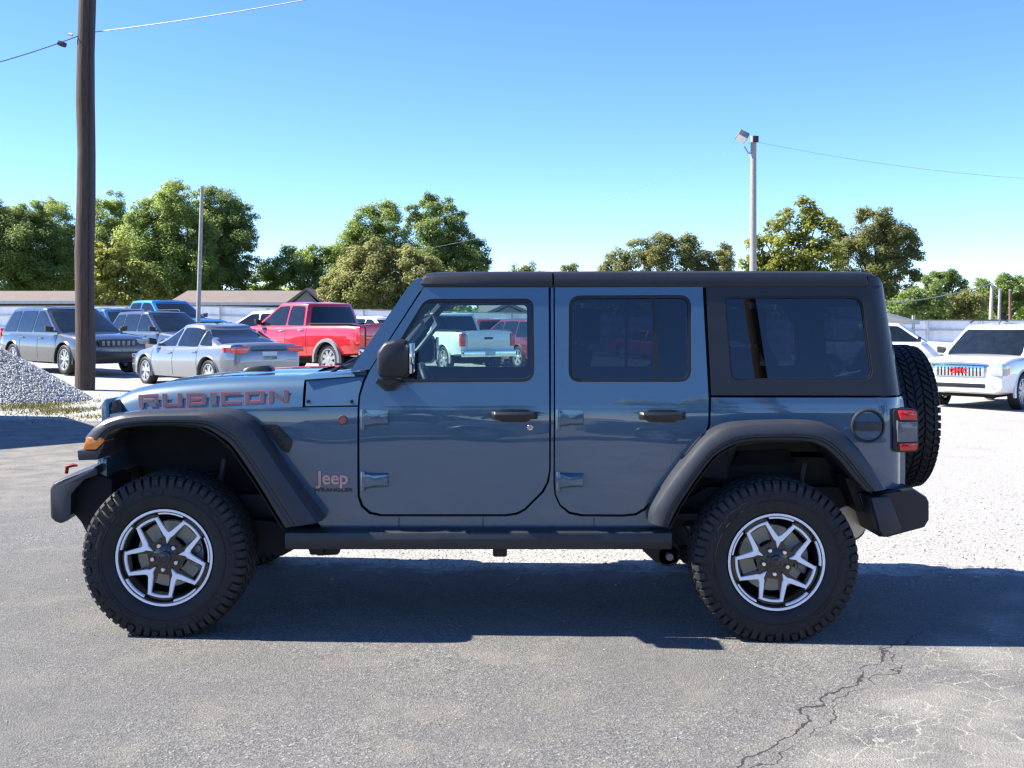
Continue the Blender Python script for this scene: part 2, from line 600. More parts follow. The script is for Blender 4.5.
def long_house(name, label, px0, px1, Y, zr, ze, depth, roofm, wallm, gable=None):
    xa, xb = U(px0, 0, Y)[0], U(px1, 0, Y)[0]
    xm = (xa + xb) / 2
    gz = ground_z(xm, Y)
    root = empty(name, (xm, Y, gz)); tag(root, label, 'building')
    hw = (xb - xa) / 2
    e, r = ze - gz, zr - gz
    mb = MB()
    mb.box((0, depth / 2, e / 2 - 0.2), (2 * hw - 0.8, depth - 0.8, e + 0.4))
    wall = mb.build('wall', wallm, root)
    mb = MB()
    t = 0.16
    for s in (0, 1):
        ya, yb = (0, depth / 2) if s == 0 else (depth, depth / 2)
        mb.loft([[(x, ya, e), (x, ya, e + t), (x, yb, r + t), (x, yb, r)] for x in np.linspace(-hw, hw, 2)])
    roof = mb.build('roof', roofm, root)
    for s in (-1, 1):
        mb = MB()
        x = s * (hw - 0.42)
        mb.add([(x, 0.4, e), (x, depth - .4, e), (x, depth / 2, r)], [(0, 1, 2)])
        mb.build('gable_wall', wallm, root, recalc=False)
    MB().box((0, -0.03, e + 0.06), (2 * hw, 0.06, 0.2)).build('gutter', M_trimw, root)
    n = max(2, int(2 * hw / 3.4))
    for i in range(n):
        x = -hw + 1.6 + i * (2 * hw - 3.2) / max(1, n - 1)
        if i % 3 == 2:
            d = MB().box((x, 0.37, 1.02), (0.95, 0.08, 2.05)).build('door', M_door, root)
            MB().box((x + .36, 0.31, 1.0), (0.05, 0.05, 0.12)).build('handle', M_trimw, d)
        else:
            w = MB().box((x, 0.37, 1.5), (1.5, 0.07, 1.1)).build('window', M_win, root)
            f = MB()
            for (cx, cz, sx, sz) in ((0, .6, 1.7, .1), (0, -.6, 1.7, .1), (-.8, 0, .1, 1.1), (.8, 0, .1, 1.1), (0, 0, .05, 1.1)):
                f.box((x + cx, 0.33, 1.5 + cz), (sx, 0.08, sz))
            f.build('frame', M_trimw, w)
    if gable:
        ga, gb, gp, gy = [U(q, 0, Y)[0] - xm for q in gable] + [0]
        gzr = r + 0.02
        mb = MB()
        mb.loft([[(ga, y, e - .1), (ga, y, e + .06), (gp, y, gzr + .14), (gb, y, e + .06), (gb, y, e - .1), (gp, y, gzr - .02)] for y in (-2.6, depth * .45)])
        mb.build('gable_roof', roofm, root)
        mb = MB(); mb.add([(ga + .3, -2.3, 0), (gb - .3, -2.3, 0), (gb - .3, -2.3, e - .1), (gp, -2.3, gzr - .1), (ga + .3, -2.3, e - .1)], [(0, 1, 2, 3, 4)])
        mb.build('gable_front', M_wall2, root, recalc=False)
    return root
M_wall2 = pm('grey_siding', (0.20, 0.20, 0.21), 0.8, var=0.1)
long_house('brown_roof_building', 'long low building with brown shingle roof and grey gable behind the red pickup', 168, 326, 74, 3.52, 2.62, 9, M_roof, M_wall, (293, 331, 313))
long_house('brown_roof_building', 'low brown roofed building at the left edge behind the grey suv', -70, 92, 76, 3.55, 2.75, 9, M_roof, M_wall)
long_house('gabled_shed', 'small shed with grey gable roof showing over the fence through the driver window', 478, 540, 66, 2.45, 1.9, 6, M_roof2, M_wallw, (484, 534, 509))
def metal_shed():
    Y = 46
    xa, xb = U(884, 0, Y)[0], U(920, 0, Y)[0]
    gz = ground_z(17, Y)
    root = empty('metal_carport', ((xa + xb) / 2, Y, gz)); tag(root, 'pale sloping metal roof on posts behind the white work truck', 'carport')
    hw = (xb - xa) / 2
    za, zb_ = U(884, 312, Y)[1] - gz, U(920, 321.5, Y)[1] - gz
    mb = MB(); mb.loft([[(-hw - 1.2, y, za + .35), (hw, y, zb_), (hw, y, zb_ - .12), (-hw - 1.2, y, za + .23)] for y in (0, 5)])
    mb.build('roof', pm('pale_metal', (0.42, 0.45, 0.45), 0.4, metal=0.4), root)
    for x in (-hw - .6, hw - .2):
        for y in (.2, 4.8):
            h = za + .2 + (zb_ - za) * (x + hw) / (2 * hw)
            MB().box((x, y, h / 2), (0.1, 0.1, h)).build('post', M_rail, root)
metal_shed()

def shadow_shed():
    """unseen shape added off the left edge to throw the shadow that enters there"""
    gz = ground_z(-10, 14)
    root = empty('shadow_shed', (-11.6, 14.9, gz)); tag(root, 'unseen grey shed added off the left edge to cast the shadow there', 'shed')
    W, D, e, r = 3.2, 5.6, 2.7, 4.7  # added shadow caster: eaves and ridge shaped for its shadow outline
    mb = MB(); mb.box((0, 0, e / 2), (W - .3, D - .3, e))
    mb.add([(-W / 2 + .15, -D / 2 + .15, e), (-W / 2 + .15, D / 2 - .15, e), (-W / 2 + .15, 0, r - .05)], [(0, 1, 2)])
    mb.add([(W / 2 - .15, -D / 2 + .15, e), (W / 2 - .15, D / 2 - .15, e), (W / 2 - .15, 0, r - .05)], [(0, 2, 1)])
    mb.build('wall', M_wall2, root, recalc=False)
    mb = MB()
    for s in (-1, 1):
        mb.loft([[(x, s * D / 2, e - .02), (x, s * D / 2, e + .08), (x, 0, r + .08), (x, 0, r - .02)] for x in (-W / 2, W / 2)])
    mb.build('roof', M_roof2, root)
    d = MB().box((W / 2 - .12, .4, 1.0), (.06, 1.0, 2.0)).build('door', M_door, root)
    MB().box((W / 2 - .06, .75, 1.0), (.05, .06, .14)).build('handle', M_trimw, d)
shadow_shed()

# ------------------------------------------------------------------ poles and wires
def wood_mat(name, col):
    if name in MATS: return MATS[name]
    m, nt, N, L, b = nt_of(name)
    v = texco(nt, (14, 14, 0.9))
    f = noise(nt, v, 3.0, 8, 0.7)
    c = ramp(nt, f, [(0.28, tuple(k * .35 for k in col)), (0.5, col), (0.75, tuple(k * 1.7 for k in col))])
    L.new(c, b.inputs['Base Color'])
    b.inputs['Roughness'].default_value = 0.9
    bump(nt, b, f, 0.6, 0.02)
    MATS[name] = m
    return m
M_pole = wood_mat('pole_wood', (0.062, 0.042, 0.033))
M_polegrey = pm('grey_pole', (0.27, 0.265, 0.25), 0.7, var=0.2, nscale=9)
M_wire = pm('wire_grey', (0.20, 0.21, 0.23), 0.5)
M_black = pm('black_plastic', (0.018, 0.019, 0.022), 0.5)
M_steel = pm('galvanised', (0.35, 0.36, 0.37), 0.4, metal=0.8)

def utility_pole():
    Y = 23.6
    x = U(84.5, 0, Y)[0]; gz = ground_z(x, Y)
    root = empty('utility_pole', (x, Y, gz)); tag(root, 'thick dark brown wooden utility pole beside the gravel heap', 'utility pole')
    mb = MB()
    pts, rs = [], []
    for i in range(12):
        t = i / 11
        pts.append((0.02 * math.sin(i * 1.7) + 0.06 * t, 0, -0.3 + t * 11.8)); rs.append(0.205 - 0.035 * t + 0.006 * math.sin(i * 2.3))
    mb.tube(pts, rs, 20); mb.build('shaft', M_pole, root)
    MB().tube([(0.175, -0.12, 0), (0.185, -0.115, 5), (0.205, -0.1, 11)], 0.045, 10).build('conduit', pm('dark_conduit', (0.03, 0.026, 0.025), 0.6), root)
    for zz in (7.55,):
        MB().tube([(-0.22, -0.1, zz), (-0.30, -0.1, zz + .02)], 0.035, 8).build('insulator', M_trimw, root)
    return root
utility_pole()

def wire(name, label, pts, r, sag=0.3, cat='wire', grp=None):
    a, b = Vector(pts[0]), Vector(pts[1])
    ps = []
    for i in range(25):
        t = i / 24
        p = a.lerp(b, t); p.z -= sag * 4 * t * (1 - t)
        ps.append(p)
    o = MB().tube(ps, r, 6).build(name, M_wire, None)
    tag(o, label, cat, grp)
def P3(px, py, Y):
    x, z = U(px, py, Y); return (x, Y, z)
wire('overhead_wire', 'overhead wire rising from the left edge of the sky to the utility pole', (P3(-90, 83, 20), P3(78, 36, 23.5)), 0.013, 0.08)
wire('overhead_wire', 'overhead wire climbing from the utility pole out of the top of the sky', (P3(95, 32, 23.5), P3(480, -36, 20)), 0.010, 0.10)
o = MB().lathe([(0.0, -.1), (.05, -.08), (.06, 0), (.05, .08), (0, .1)], 10, 'x').build('splice', M_black, None)
o.location = P3(62, 44, 22.9); o.rotation_euler = (0, R(20), 0); tag(o, 'small dark splice on the wire left of the utility pole', 'cable splice')

def thin_pole(name, label, pxb, pxt, pyt, Y, r, mat, grp=None):
    xb = U(pxb, 0, Y)[0]; xt, zt = U(pxt, pyt, Y); gz = ground_z(xb, Y)
    root = empty(name, (xb, Y, gz)); tag(root, label, 'pole', grp)
    MB().tube([(0, 0, -.2), ((xt - xb) * .5, 0, (zt - gz) * .5), (xt - xb, 0, zt - gz)], [r * 1.15, r, r * .85], 12).build('shaft', mat, root)
    MB().lathe([(0, .05), (r * .95, .03), (r * .97, -.06)], 12, 'z').build('cap', M_steel, root, loc=(xt - xb, 0, zt - gz))
    return root
thin_pole('metal_pole', 'slim grey pole rising in front of the brown roof by the silver sedan', 197, 202, 187, 40, 0.075, M_polegrey)
def light_pole():
    Y = 45
    x, z = U(753.5, 136, Y); gz = ground_z(x, Y)
    root = empty('light_pole', (x, Y, gz)); tag(root, 'tall grey pole with a floodlight above the black vehicle roof', 'light pole')
    MB().tube([(-.04, 0, -.2), (-.02, 0, 4), (0, 0, z - gz)], [.17, .145, .12], 14).build('shaft', M_polegrey, root)
    MB().tube([(0, -.05, z - gz - .75), (-.25, -.1, z - gz - .7), (-.4, -.15, z - gz - .45)], .035, 8).build('arm', M_steel, root)
    fl = MB()
    rot = Matrix.Rotation(R(28), 3, 'Y') @ Matrix.Rotation(R(-20), 3, 'X')
    fl.box((-.5, -.2, z - gz - .05), (.42, .5, .26), rot)
    h = fl.build('floodlight', pm('floodlight_grey', (0.25, .25, .25), 0.4, metal=.5), root, bevel=.03)
    MB().box((-.56, -.3, z - gz - .17), (.34, .4, .04), rot).build('lens', pm('lamp_glass', (0.7, .72, .72), .15), h)
    MB().box((.06, -.14, z - gz - .15), (.22, .12, .26)).build('junction_box', M_black, root, bevel=.015)
light_pole()
wire('overhead_wire', 'thin wire crossing the sky to the right of the floodlight pole', (P3(757, 142, 45), P3(1180, 182, 48)), 0.0065, 0.5)
wire('overhead_wire', 'very faint wire falling to the left of the floodlight pole behind the roof', (P3(750, 143, 45), P3(430, 248, 60)), 0.005, 0.5)
thin_pole('wooden_pole', 'left pale pole of the three among the far right trees', 989, 992, 285, 62, .1, pm('pale_pole', (.42, .38, .31), .8))
thin_pole('wooden_pole', 'grey middle pole of the three among the far right trees', 998, 1000, 289, 64, .09, M_polegrey)
thin_pole('wooden_pole', 'dark rusty pole of the three among the far right trees', 1010, 1010, 290, 63, .08, pm('rusty_pole', (.16, .09, .06), .8))
wire('overhead_wire', 'pale cable running up to the far right poles in front of the dark trees', (P3(850, 306, 58), P3(991, 284, 62)), 0.03, 0.25)

# ------------------------------------------------------------------ gravel heap, loose grass
def gravel_heap():
    cx, cy = -9.75, 20.8
    gz = ground_z(cx, cy)
    root = empty('gravel_heap', (cx, cy, gz)); tag(root, 'heap of pale grey crushed gravel beside the wooden pole', 'gravel heap')
    rr = random.Random(3)
    H, Rx, Ry = 1.02, 1.75, 1.6
    def hz(x, y):
        d = math.hypot(x / Rx, y / Ry)
        return H * max(0.0, 1 - d) ** 0.95 if d < 1 else 0.0
    mb = MB(); n = 60
    vs = []
    for j in range(n + 1):
        for i in range(n + 1):
            x = (i / n * 2 - 1) * Rx; y = (j / n * 2 - 1) * Ry
            vs.append((x, y, hz(x, y) - 0.04 + ground_z(cx + x, cy + y) - gz))
    mb.add(vs, [(j * (n + 1) + i, j * (n + 1) + i + 1, (j + 1) * (n + 1) + i + 1, (j + 1) * (n + 1) + i) for j in range(n) for i in range(n)])
    M_g = pm('gravel_stone', (0.40, 0.40, 0.385), .9, var=.35, nscale=9, bmp=.5, bscale=25)
    mb.build('mound', M_g, root)
    mb = MB()
    for _ in range(15000):
        a = rr.uniform(0, 2 * math.pi); d = math.sqrt(rr.random()) * (1.0 if rr.random() < .7 else 1.9)
        x, y = d * Rx * math.cos(a), d * Ry * math.sin(a)
        if y > .9 or x > 2.9: continue
        s = rr.uniform(.012, .030)
        z = hz(x, y) - .02 + ground_z(cx + x, cy + y) - gz
        q = Matrix.Rotation(rr.uniform(0, 6), 3, Vector((rr.gauss(0, 1), rr.gauss(0, 1), rr.gauss(0, 1))).normalized())
        vs = [q @ Vector(p) * s + Vector((x, y, z + s * .5)) for p in ((1, 0, 0), (-.8, .3, 0), (0, 1, .1), (0, -.9, 0), (.1, 0, .8), (0, .1, -.8))]
        mb.add(vs, [(0, 2, 4), (2, 1, 4), (1, 3, 4), (3, 0, 4), (2, 0, 5), (1, 2, 5), (3, 1, 5), (0, 3, 5)])
    mb.cm = 0
    st = mb.build('loose_stones', pm('gravel_chip', (0.44, 0.44, 0.42), .85, var=.4, nscale=22), root, angle=10)
    st['kind'] = 'stuff'
gravel_heap()

def grass_patch():
    rr = random.Random(11)
    mb = MB()
    for _ in range(12000):
        px = rr.uniform(-30, 140)
        py = rr.gauss(402 + px * 0.05, 6.0) if rr.random() < .55 else rr.gauss(403 + px * .08, 3.0)
        y = 1.5 * FPX / max(60, (py - YH))
        x = (px - 512) * y / FPX
        dens = math.sin(x * 2.1 + y) + math.sin(x * 5.3 - y * 2.2) + rr.uniform(-1.4, 1.4)
        if dens < 0.35: continue
        z = ground_z(x, y)
        h = rr.uniform(.02, .07); w = rr.uniform(.006, .014)
        a = rr.uniform(0, 6.28); lx, ly = rr.uniform(-.06, .06), rr.uniform(-.06, .06)
        mb.cm = 0 if rr.random() < .55 else 1
        mb.add([(x - w * math.cos(a), y - w * math.sin(a), z - .01), (x + w * math.cos(a), y + w * math.sin(a), z - .01), (x + lx, y + ly, z + h)], [(0, 1, 2)])
    me = mb.mesh('grass', recalc=False)
    tag(obj('grass', me, [pm('dry_grass', (.26, .22, .07), .9, var=.3), pm('green_grass', (.11, .13, .035), .9, var=.3)]), 'sparse yellow green grass on the gravel below the heap', 'grass', kind='stuff')
grass_patch()

def loose_stones():
    rr = random.Random(21)
    mb = MB()
    for _ in range(3600):
        if rr.random() < .75:
            x = rr.uniform(-1.2, 9); y = 7.1 + abs(rr.gauss(0, 1.6)) - (.5 if rr.random() < .35 else 0)
            s = rr.uniform(.005, .014)
        else:
            x = rr.uniform(-6, 6); y = rr.uniform(3.2, 13); s = rr.uniform(.003, .008)
        z = ground_z(x, y)
        a = rr.uniform(0, 6.28)
        q = Matrix.Rotation(a, 3, 'Z')
        vs = [q @ (Vector(p) * s * rr.uniform(.8, 1.2)) + Vector((x, y, z + s * .25)) for p in ((1, 0, 0), (-.8, .3, 0), (0, .8, .1), (.1, -.8, 0), (.1, 0, .6), (0, .1, -.5))]
        mb.cm = 0 if rr.random() < .7 else 1
        mb.add(vs, [(0, 2, 4), (2, 1, 4), (1, 3, 4), (3, 0, 4), (2, 0, 5), (1, 2, 5), (3, 1, 5), (0, 3, 5)])
    me = mb.mesh('loose_gravel', recalc=True, angle=10)
    tag(obj('loose_gravel', me, [pm('pebble_pale', (.38, .365, .33), .9, var=.35, nscale=18), pm('pebble_grey', (.20, .195, .185), .9, var=.35, nscale=18)]), 'loose pebbles scattered where the asphalt meets the gravel', 'gravel', kind='stuff')
loose_stones()

# ------------------------------------------------------------------ trees
def leaf_mat(name, dark, mid, light):
    m, nt, N, L, b = nt_of(name)
    at = nt.nodes.new('ShaderNodeAttribute'); at.attribute_name = 'tone'
    c = ramp(nt, at.outputs['Fac'], [(0.0, dark), (0.5, mid), (1.0, light)])
    L.new(c, b.inputs['Base Color'])
    b.inputs['Roughness'].default_value = 0.55
    b.inputs['Specular IOR Level'].default_value = 0.35
    tl = nt.nodes.new('ShaderNodeBsdfTranslucent')
    L.new(mixc(nt, 0.5, c, tuple(min(1, k * 1.8) for k in light)), tl.inputs[0])
    mx = nt.nodes.new('ShaderNodeMixShader'); mx.inputs[0].default_value = 0.56
    out = [n for n in nt.nodes if n.type == 'OUTPUT_MATERIAL'][0]
    L.new(b.outputs[0], mx.inputs[1]); L.new(tl.outputs[0], mx.inputs[2]); L.new(mx.outputs[0], out.inputs[0])
    return m
LEAF = {
    'green': leaf_mat('leaf_green', (.12, .175, .042), (.20, .27, .07), (.32, .38, .11)),
    'dark': leaf_mat('leaf_dark', (.10, .15, .048), (.17, .235, .072), (.26, .32, .10)),
    'olive': leaf_mat('leaf_olive', (.12, .135, .045), (.19, .205, .07), (.30, .30, .11)),
    'yellow': leaf_mat('leaf_yellow', (.11, .135, .028), (.20, .225, .048), (.32, .32, .075)),
}
M_bark = wood_mat('bark', (0.10, 0.085, 0.07))

def tree(label, kind, blobs, Y, base_px, leaf=0.135, dens=1.0, seed=1, name='tree', depth=1.0, trunk_r=0.22, grp='trees behind the lot', cat='tree', zbase=None):
    """blobs: (px, py, radius px[, vertical squash]); crown is a cloud of leaf faces spread through lumpy volumes"""
    rg = np.random.default_rng(seed)
    bx = U(base_px, 0, Y)[0]; gz = ground_z(bx, Y) if zbase is None else zbase
    root = empty(name, (bx, Y, gz)); tag(root, label, cat, None)
    s = Y / FPX
    C, Nn, T = [], [], []
    tips = []
    for bl in blobs:
        px, py, r = bl[:3]; sq = bl[3] if len(bl) > 3 else 1.0
        x, z = U(px, py, Y); r = r * s
        dy = float(rg.uniform(-.45, .45)) * r * depth
        tips.append((x - bx, dy, z - gz, r))
        # sub-clumps inside the blob give gaps and an uneven edge
        nsub = max(10, int(30 * (r / 1.5) ** 1.1))
        for k in range(nsub):
            d = rg.normal(size=3); d /= np.linalg.norm(d)
            rad = r * (0.35 + 0.62 * rg.random() ** 0.5)
            c = np.array((x - bx, dy, z - gz)) + d * rad * np.array((1, depth, sq))
            sr = max(.30, r * rg.uniform(.18, .36))
            n = int(dens * 26 * (sr / leaf) ** 2 * .8)
            dd = rg.normal(size=(n, 3)); dd /= np.linalg.norm(dd, axis=1)[:, None]
            rr_ = sr * (0.25 + 1.05 * rg.random(n) ** .75)
            p = c + dd * rr_[:, None] * np.array((1.15, 1.1, .8))
            C.append(p); nn = dd * .6 + d * .35 + rg.normal(size=(n, 3)) * .55 + np.array((-.25, 0, .85)); Nn.append(nn)
            T.append(np.clip(rg.normal(.5, .2, n) + rg.normal(0, .13), 0, 1))
    C = np.concatenate(C); Nn = np.concatenate(Nn); T = np.concatenate(T)
    keep = C[:, 2] > 0.15
    C, Nn, T = C[keep], Nn[keep], T[keep]
    Nn /= np.linalg.norm(Nn, axis=1)[:, None]
    n = len(C)
    a = rg.normal(size=(n, 3)); u = np.cross(Nn, a); u /= np.linalg.norm(u, axis=1)[:, None]
    w = np.cross(Nn, u)
    ls = leaf * rg.uniform(.6, 1.35, n)[:, None]
    V = np.stack([C - u * ls * .62, C + w * ls * .36 + Nn * ls * .08, C + u * ls * .62, C - w * ls * .36 - Nn * ls * .05], 1).reshape(-1, 3)
    me = bpy.data.meshes.new('crown')
    me.vertices.add(4 * n); me.loops.add(4 * n); me.polygons.add(n)
    me.vertices.foreach_set('co', V.ravel().astype(np.float32))
    me.loops.foreach_set('vertex_index', np.arange(4 * n, dtype=np.int32))
    me.polygons.foreach_set('loop_start', np.arange(0, 4 * n, 4, dtype=np.int32))
    at = me.attributes.new('tone', 'FLOAT', 'FACE')
    at.data.foreach_set('value', T.astype(np.float32))
    me.update(); me.validate()
    obj('crown', me, LEAF[kind], root)
    tb = MB()
    tips.sort(key=lambda t: -t[3])
    mz = max(t[2] for t in tips)
    fork = mz * .32
    tb.tube([(0, 0, -.2), (.05, 0, fork * .5), (0, 0, fork)], [trunk_r * 1.25, trunk_r, trunk_r * .85], 10)
    for (x, y, z, r) in tips[:7]:
        if z < fork: continue
        tb.tube([(0, 0, fork * .9), (x * .35, y * .3, fork + (z - fork) * .45), (x * .8, y * .8, z - r * .1), (x, y, z + r * .5)], [trunk_r * .7, trunk_r * .45, trunk_r * .25, .02], 7)
    tb.build('trunk', M_bark, root, angle=60)
    return root

TREES = [
 ('dark green broad tree at the far left edge behind the buildings', 'dark', [(8,232,30),(35,250,28),(15,268,30),(-15,250,30),(42,228,18),(60,272,22),(30,212,14),(-5,215,20),(62,250,14),(40,275,22)], 92, 22, dict(seed=2)),
 ('light green airy tree showing either side of the utility pole', 'green', [(58,225,20),(70,245,22),(108,216,20),(112,240,22),(100,265,24),(64,268,20),(52,208,13),(112,200,12),(125,232,18),(85,285,22)], 96, 84, dict(seed=3, dens=.85)),
 ('tall bright green tree with forked dark limbs left of the slim pole', 'green', [(160,212,24),(176,200,20),(150,240,30),(185,235,28),(165,265,32),(135,262,24),(195,272,26),(140,222,16),(168,190,10),(182,285,22),(150,290,20)], 88, 186, dict(seed=4, trunk_r=.3)),
 ('dense green tree with a rounded right edge beside the slim pole', 'dark', [(222,212,24),(232,235,24),(215,250,26),(210,200,16),(240,215,14),(246,240,12),(212,275,26),(232,270,20),(228,290,20),(205,230,20),(250,262,9)], 93, 213, dict(seed=5, trunk_r=.28)),
 ('yellowing bushy tree in front of the brown roof beside the utility pole', 'yellow', [(110,265,20),(128,278,20),(104,288,20),(145,288,16),(120,250,13),(95,275,16),(150,278,12),(128,296,16),(158,294,11),(98,250,10)], 68, 125, dict(seed=6, leaf=.19, trunk_r=.12)),
 ('row of mid green trees right of the rounded tree', 'green', [(262,286,16),(282,272,18),(300,262,17),(318,260,15),(305,282,20),(330,275,18),(275,294,14),(250,296,14),(318,292,18),(288,250,6),(332,255,12),(265,270,8)], 95, 300, dict(seed=7)),
 ('airy green tree rising behind the olive thicket', 'green', [(365,228,20),(385,218,18),(350,245,18),(375,250,22),(398,236,16),(392,210,10),(408,252,16),(342,262,15),(372,210,8)], 98, 378, dict(seed=8, dens=.8)),
 ('tall dark green tree above the windshield of the parked vehicle', 'dark', [(430,212,16),(440,232,20),(428,250,20),(455,222,14),(462,246,20),(470,262,18),(446,262,22),(478,252,12),(430,200,9),(450,206,8),(482,266,9),(415,225,10),(412,210,7)], 90, 448, dict(seed=9, trunk_r=.26)),
 ('broad olive green thicket behind the red pickup and the windshield', 'olive', [(345,278,22),(370,268,24),(395,275,24),(415,272,22),(435,282,20),(360,292,22),(388,296,22),(415,296,20),(340,298,18),(380,252,14),(402,256,12),(440,300,18),(355,258,11),(330,288,12),(425,262,10)], 72, 388, dict(seed=10, leaf=.145, name='thicket', trunk_r=.1)),
 ('small olive tree top peeking over the roof near the door seam', 'olive', [(518,272,9),(530,270,8),(525,279,10),(540,278,8)], 110, 526, dict(seed=11, dens=.7)),
 ('smaller olive tree top peeking over the roof right of the first', 'olive', [(565,271,7),(574,270,7),(570,279,9)], 110, 570, dict(seed=12, dens=.7)),
 ('wide olive tree above the middle of the black roof', 'olive', [(618,262,16),(640,254,16),(660,248,15),(680,252,15),(698,258,16),(655,266,20),(690,272,18),(625,275,16),(665,240,7),(690,240,7),(720,262,12),(726,250,9),(712,272,12),(606,270,8),(728,265,9)], 86, 664, dict(seed=13)),
 ('bright yellow green tree behind the floodlight pole', 'yellow', [(765,248,18),(785,228,18),(808,218,16),(815,235,20),(790,255,24),(820,258,22),(760,268,16),(748,264,10),(806,204,8),(832,225,9),(775,275,20),(800,275,20),(752,240,8)], 80, 795, dict(seed=14, leaf=.24, dens=.85)),
 ('tall grey green tree to the right of the yellow green tree', 'olive', [(850,238,18),(872,226,16),(892,232,18),(905,245,16),(880,252,22),(855,262,22),(898,266,18),(915,258,9),(870,280,22),(895,288,16),(862,216,8),(884,214,7),(912,236,8),(915,275,8),(840,250,10)], 84, 878, dict(seed=15)),
 ('dark evergreen thicket low behind the white fence on the right', 'dark', [(912,300,14),(928,296,14),(920,310,14),(938,308,12),(900,308,12),(930,284,9)], 70, 920, dict(seed=16, name='thicket', leaf=.18, trunk_r=.1)),
 ('dark green tree behind the right hand fence under the open sky', 'dark', [(930,285,12),(945,280,12),(958,284,11),(940,296,12),(962,296,11),(938,275,6),(951,276,5)], 100, 946, dict(seed=17)),
 ('yellow green bushy tree behind the pale cable on the right', 'olive', [(950,302,12),(965,304,12),(975,296,11),(958,312,10),(978,310,11),(945,313,9)], 72, 962, dict(seed=18, leaf=.145, trunk_r=.1)),
 ('green tree row behind the three far right poles', 'green', [(985,290,11),(1000,286,11),(1015,292,12),(990,304,12),(1008,306,12),(1026,302,13),(1003,279,6),(1040,296,12),(1018,282,6),(980,283,6)], 95, 1002, dict(seed=19)),
]
for (lab, kind, blobs, Y, bpx, kw) in TREES:
    tree(lab, kind, blobs, Y, bpx, **kw)
# the trees added behind the photographer for reflections follow the distant woods
def far_woods():
    rg = np.random.default_rng(77)
    n = 36000
    x = rg.uniform(-75, 75, n); y = 128 + rg.uniform(0, 9, n)
    top = 4.9 + 1.0 * np.sin(x * .21) + .9 * np.sin(x * .63 + 1) + .5 * np.sin(x * 1.7)
    z = -1.0 + (top + 1.0) * rg.random(n) ** .75 + rg.normal(0, .25, n)
    C = np.stack([x, y, z], 1)
    Nn = rg.normal(size=(n, 3)) + np.array((0, -.5, .5)); Nn /= np.linalg.norm(Nn, axis=1)[:, None]
    u = np.cross(Nn, rg.normal(size=(n, 3))); u /= np.linalg.norm(u, axis=1)[:, None]; w = np.cross(Nn, u)
    ls = .55 * rg.uniform(.6, 1.3, n)[:, None]
    V = np.stack([C - u * ls * .6, C + w * ls * .45, C + u * ls * .6, C - w * ls * .45], 1).reshape(-1, 3)
    me = bpy.data.meshes.new('distant_woods')
    me.from_pydata(V.tolist(), [], np.arange(4 * n).reshape(-1, 4).tolist())
    at = me.attributes.new('tone', 'FLOAT', 'FACE'); at.data.foreach_set('value', np.clip(rg.normal(.45, .2, n), 0, 1).astype(np.float32))
    tag(obj('distant_woods', me, LEAF['green']), 'low band of distant green woods behind the buildings and fence', 'woods', kind='stuff')
far_woods()
rb = random.Random(5)  # unseen trees, added so the paint and glass have something to reflect
for i, (x, y, h) in enumerate([(-26, -38, 9), (-14, -44, 11), (-3, -40, 8), (9, -46, 12), (21, -40, 9), (34, -44, 10)]):
    s = abs(y) / FPX
    root = tree(['broad', 'tall', 'low', 'tallest', 'rounded', 'outermost'][i] + ' green tree added behind the camera for reflections', 'green' if i % 2 else 'dark',
         [(512 + (x + rb.uniform(-2.6, 2.6)) / s, YH - (h * rb.uniform(.35, .95) - 1.6) / s, rb.uniform(1.2, 2.0) / s) for _ in range(10)], -y, 512 + x / s, seed=40 + i, leaf=.45, zbase=0.0)
    root.location.y = y

# ------------------------------------------------------------------ the four door off-road vehicle
YC = 6.44                      # depth of its centre line
M_paint = paint('slate_blue_paint', (0.037, 0.090, 0.145), metal=0.15, rough=0.36, wav=0.18)
M_plast = pm('flare_plastic', (0.025, 0.028, 0.034), 0.42, var=0.12, nscale=14, bmp=0.12, bscale=500)
M_blk = pm('trim_black', (0.013, 0.014, 0.016), 0.38, var=.15)
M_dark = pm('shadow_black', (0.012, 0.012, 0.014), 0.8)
M_top = pm('hardtop_black', (0.012, 0.0135, 0.018), 0.42, var=.12, nscale=10, bmp=0.15, bscale=700)
M_seal = pm('rubber_seal', (0.010, 0.010, 0.011), 0.45)
M_tyre = pm('tyre_rubber', (0.0115, 0.0115, 0.0125), 0.72, var=.3, nscale=12, bmp=.15, bscale=90)
M_silver = pm('machined_alloy', (0.92, 0.92, 0.92), 0.34, metal=0.10, var=.04)
M_rimblk = pm('rim_black', (0.012, 0.012, 0.014), 0.22, coat=.6)
M_brake = pm('brake_disc', (0.80, 0.68, 0.48), 0.45, metal=.0, var=.12)
M_calip = pm('brake_caliper', (0.22, 0.23, 0.25), 0.5, metal=.5)
M_chrome = pm('chrome', (0.80, 0.80, 0.81), 0.12, metal=1.0, var=.03)
M_amber = pm('amber_lens', (0.85, 0.22, 0.02), 0.15, coat=.8, spec=.6)
M_redlens = pm('red_lens', (0.62, 0.012, 0.018), 0.12, coat=1.0)
M_smoke = pm('smoked_lens', (0.11, 0.12, 0.135), 0.18, coat=.8)
M_tow = pm('tow_red', (0.20, 0.012, 0.014), 0.5)
M_frame = pm('chassis_black', (0.016, 0.015, 0.015), 0.6, var=.3)
M_exh = pm('muffler_steel', (0.50, 0.47, 0.42), 0.35, metal=.85)
M_seat = pm('seat_cloth', (0.020, 0.020, 0.022), 0.75, var=.2)
M_dash = pm('dash_plastic', (0.028, 0.030, 0.032), 0.6)
M_letr = pm('letter_red', (0.34, 0.065, 0.07), 0.4)
M_letg = pm('letter_dark', (0.055, 0.065, 0.085), 0.45)
M_badge = pm('badge_metal', (0.58, 0.34, 0.32), 0.3, metal=.3)
G_front = pane('glass_front', (0.62, 0.80, 0.78))
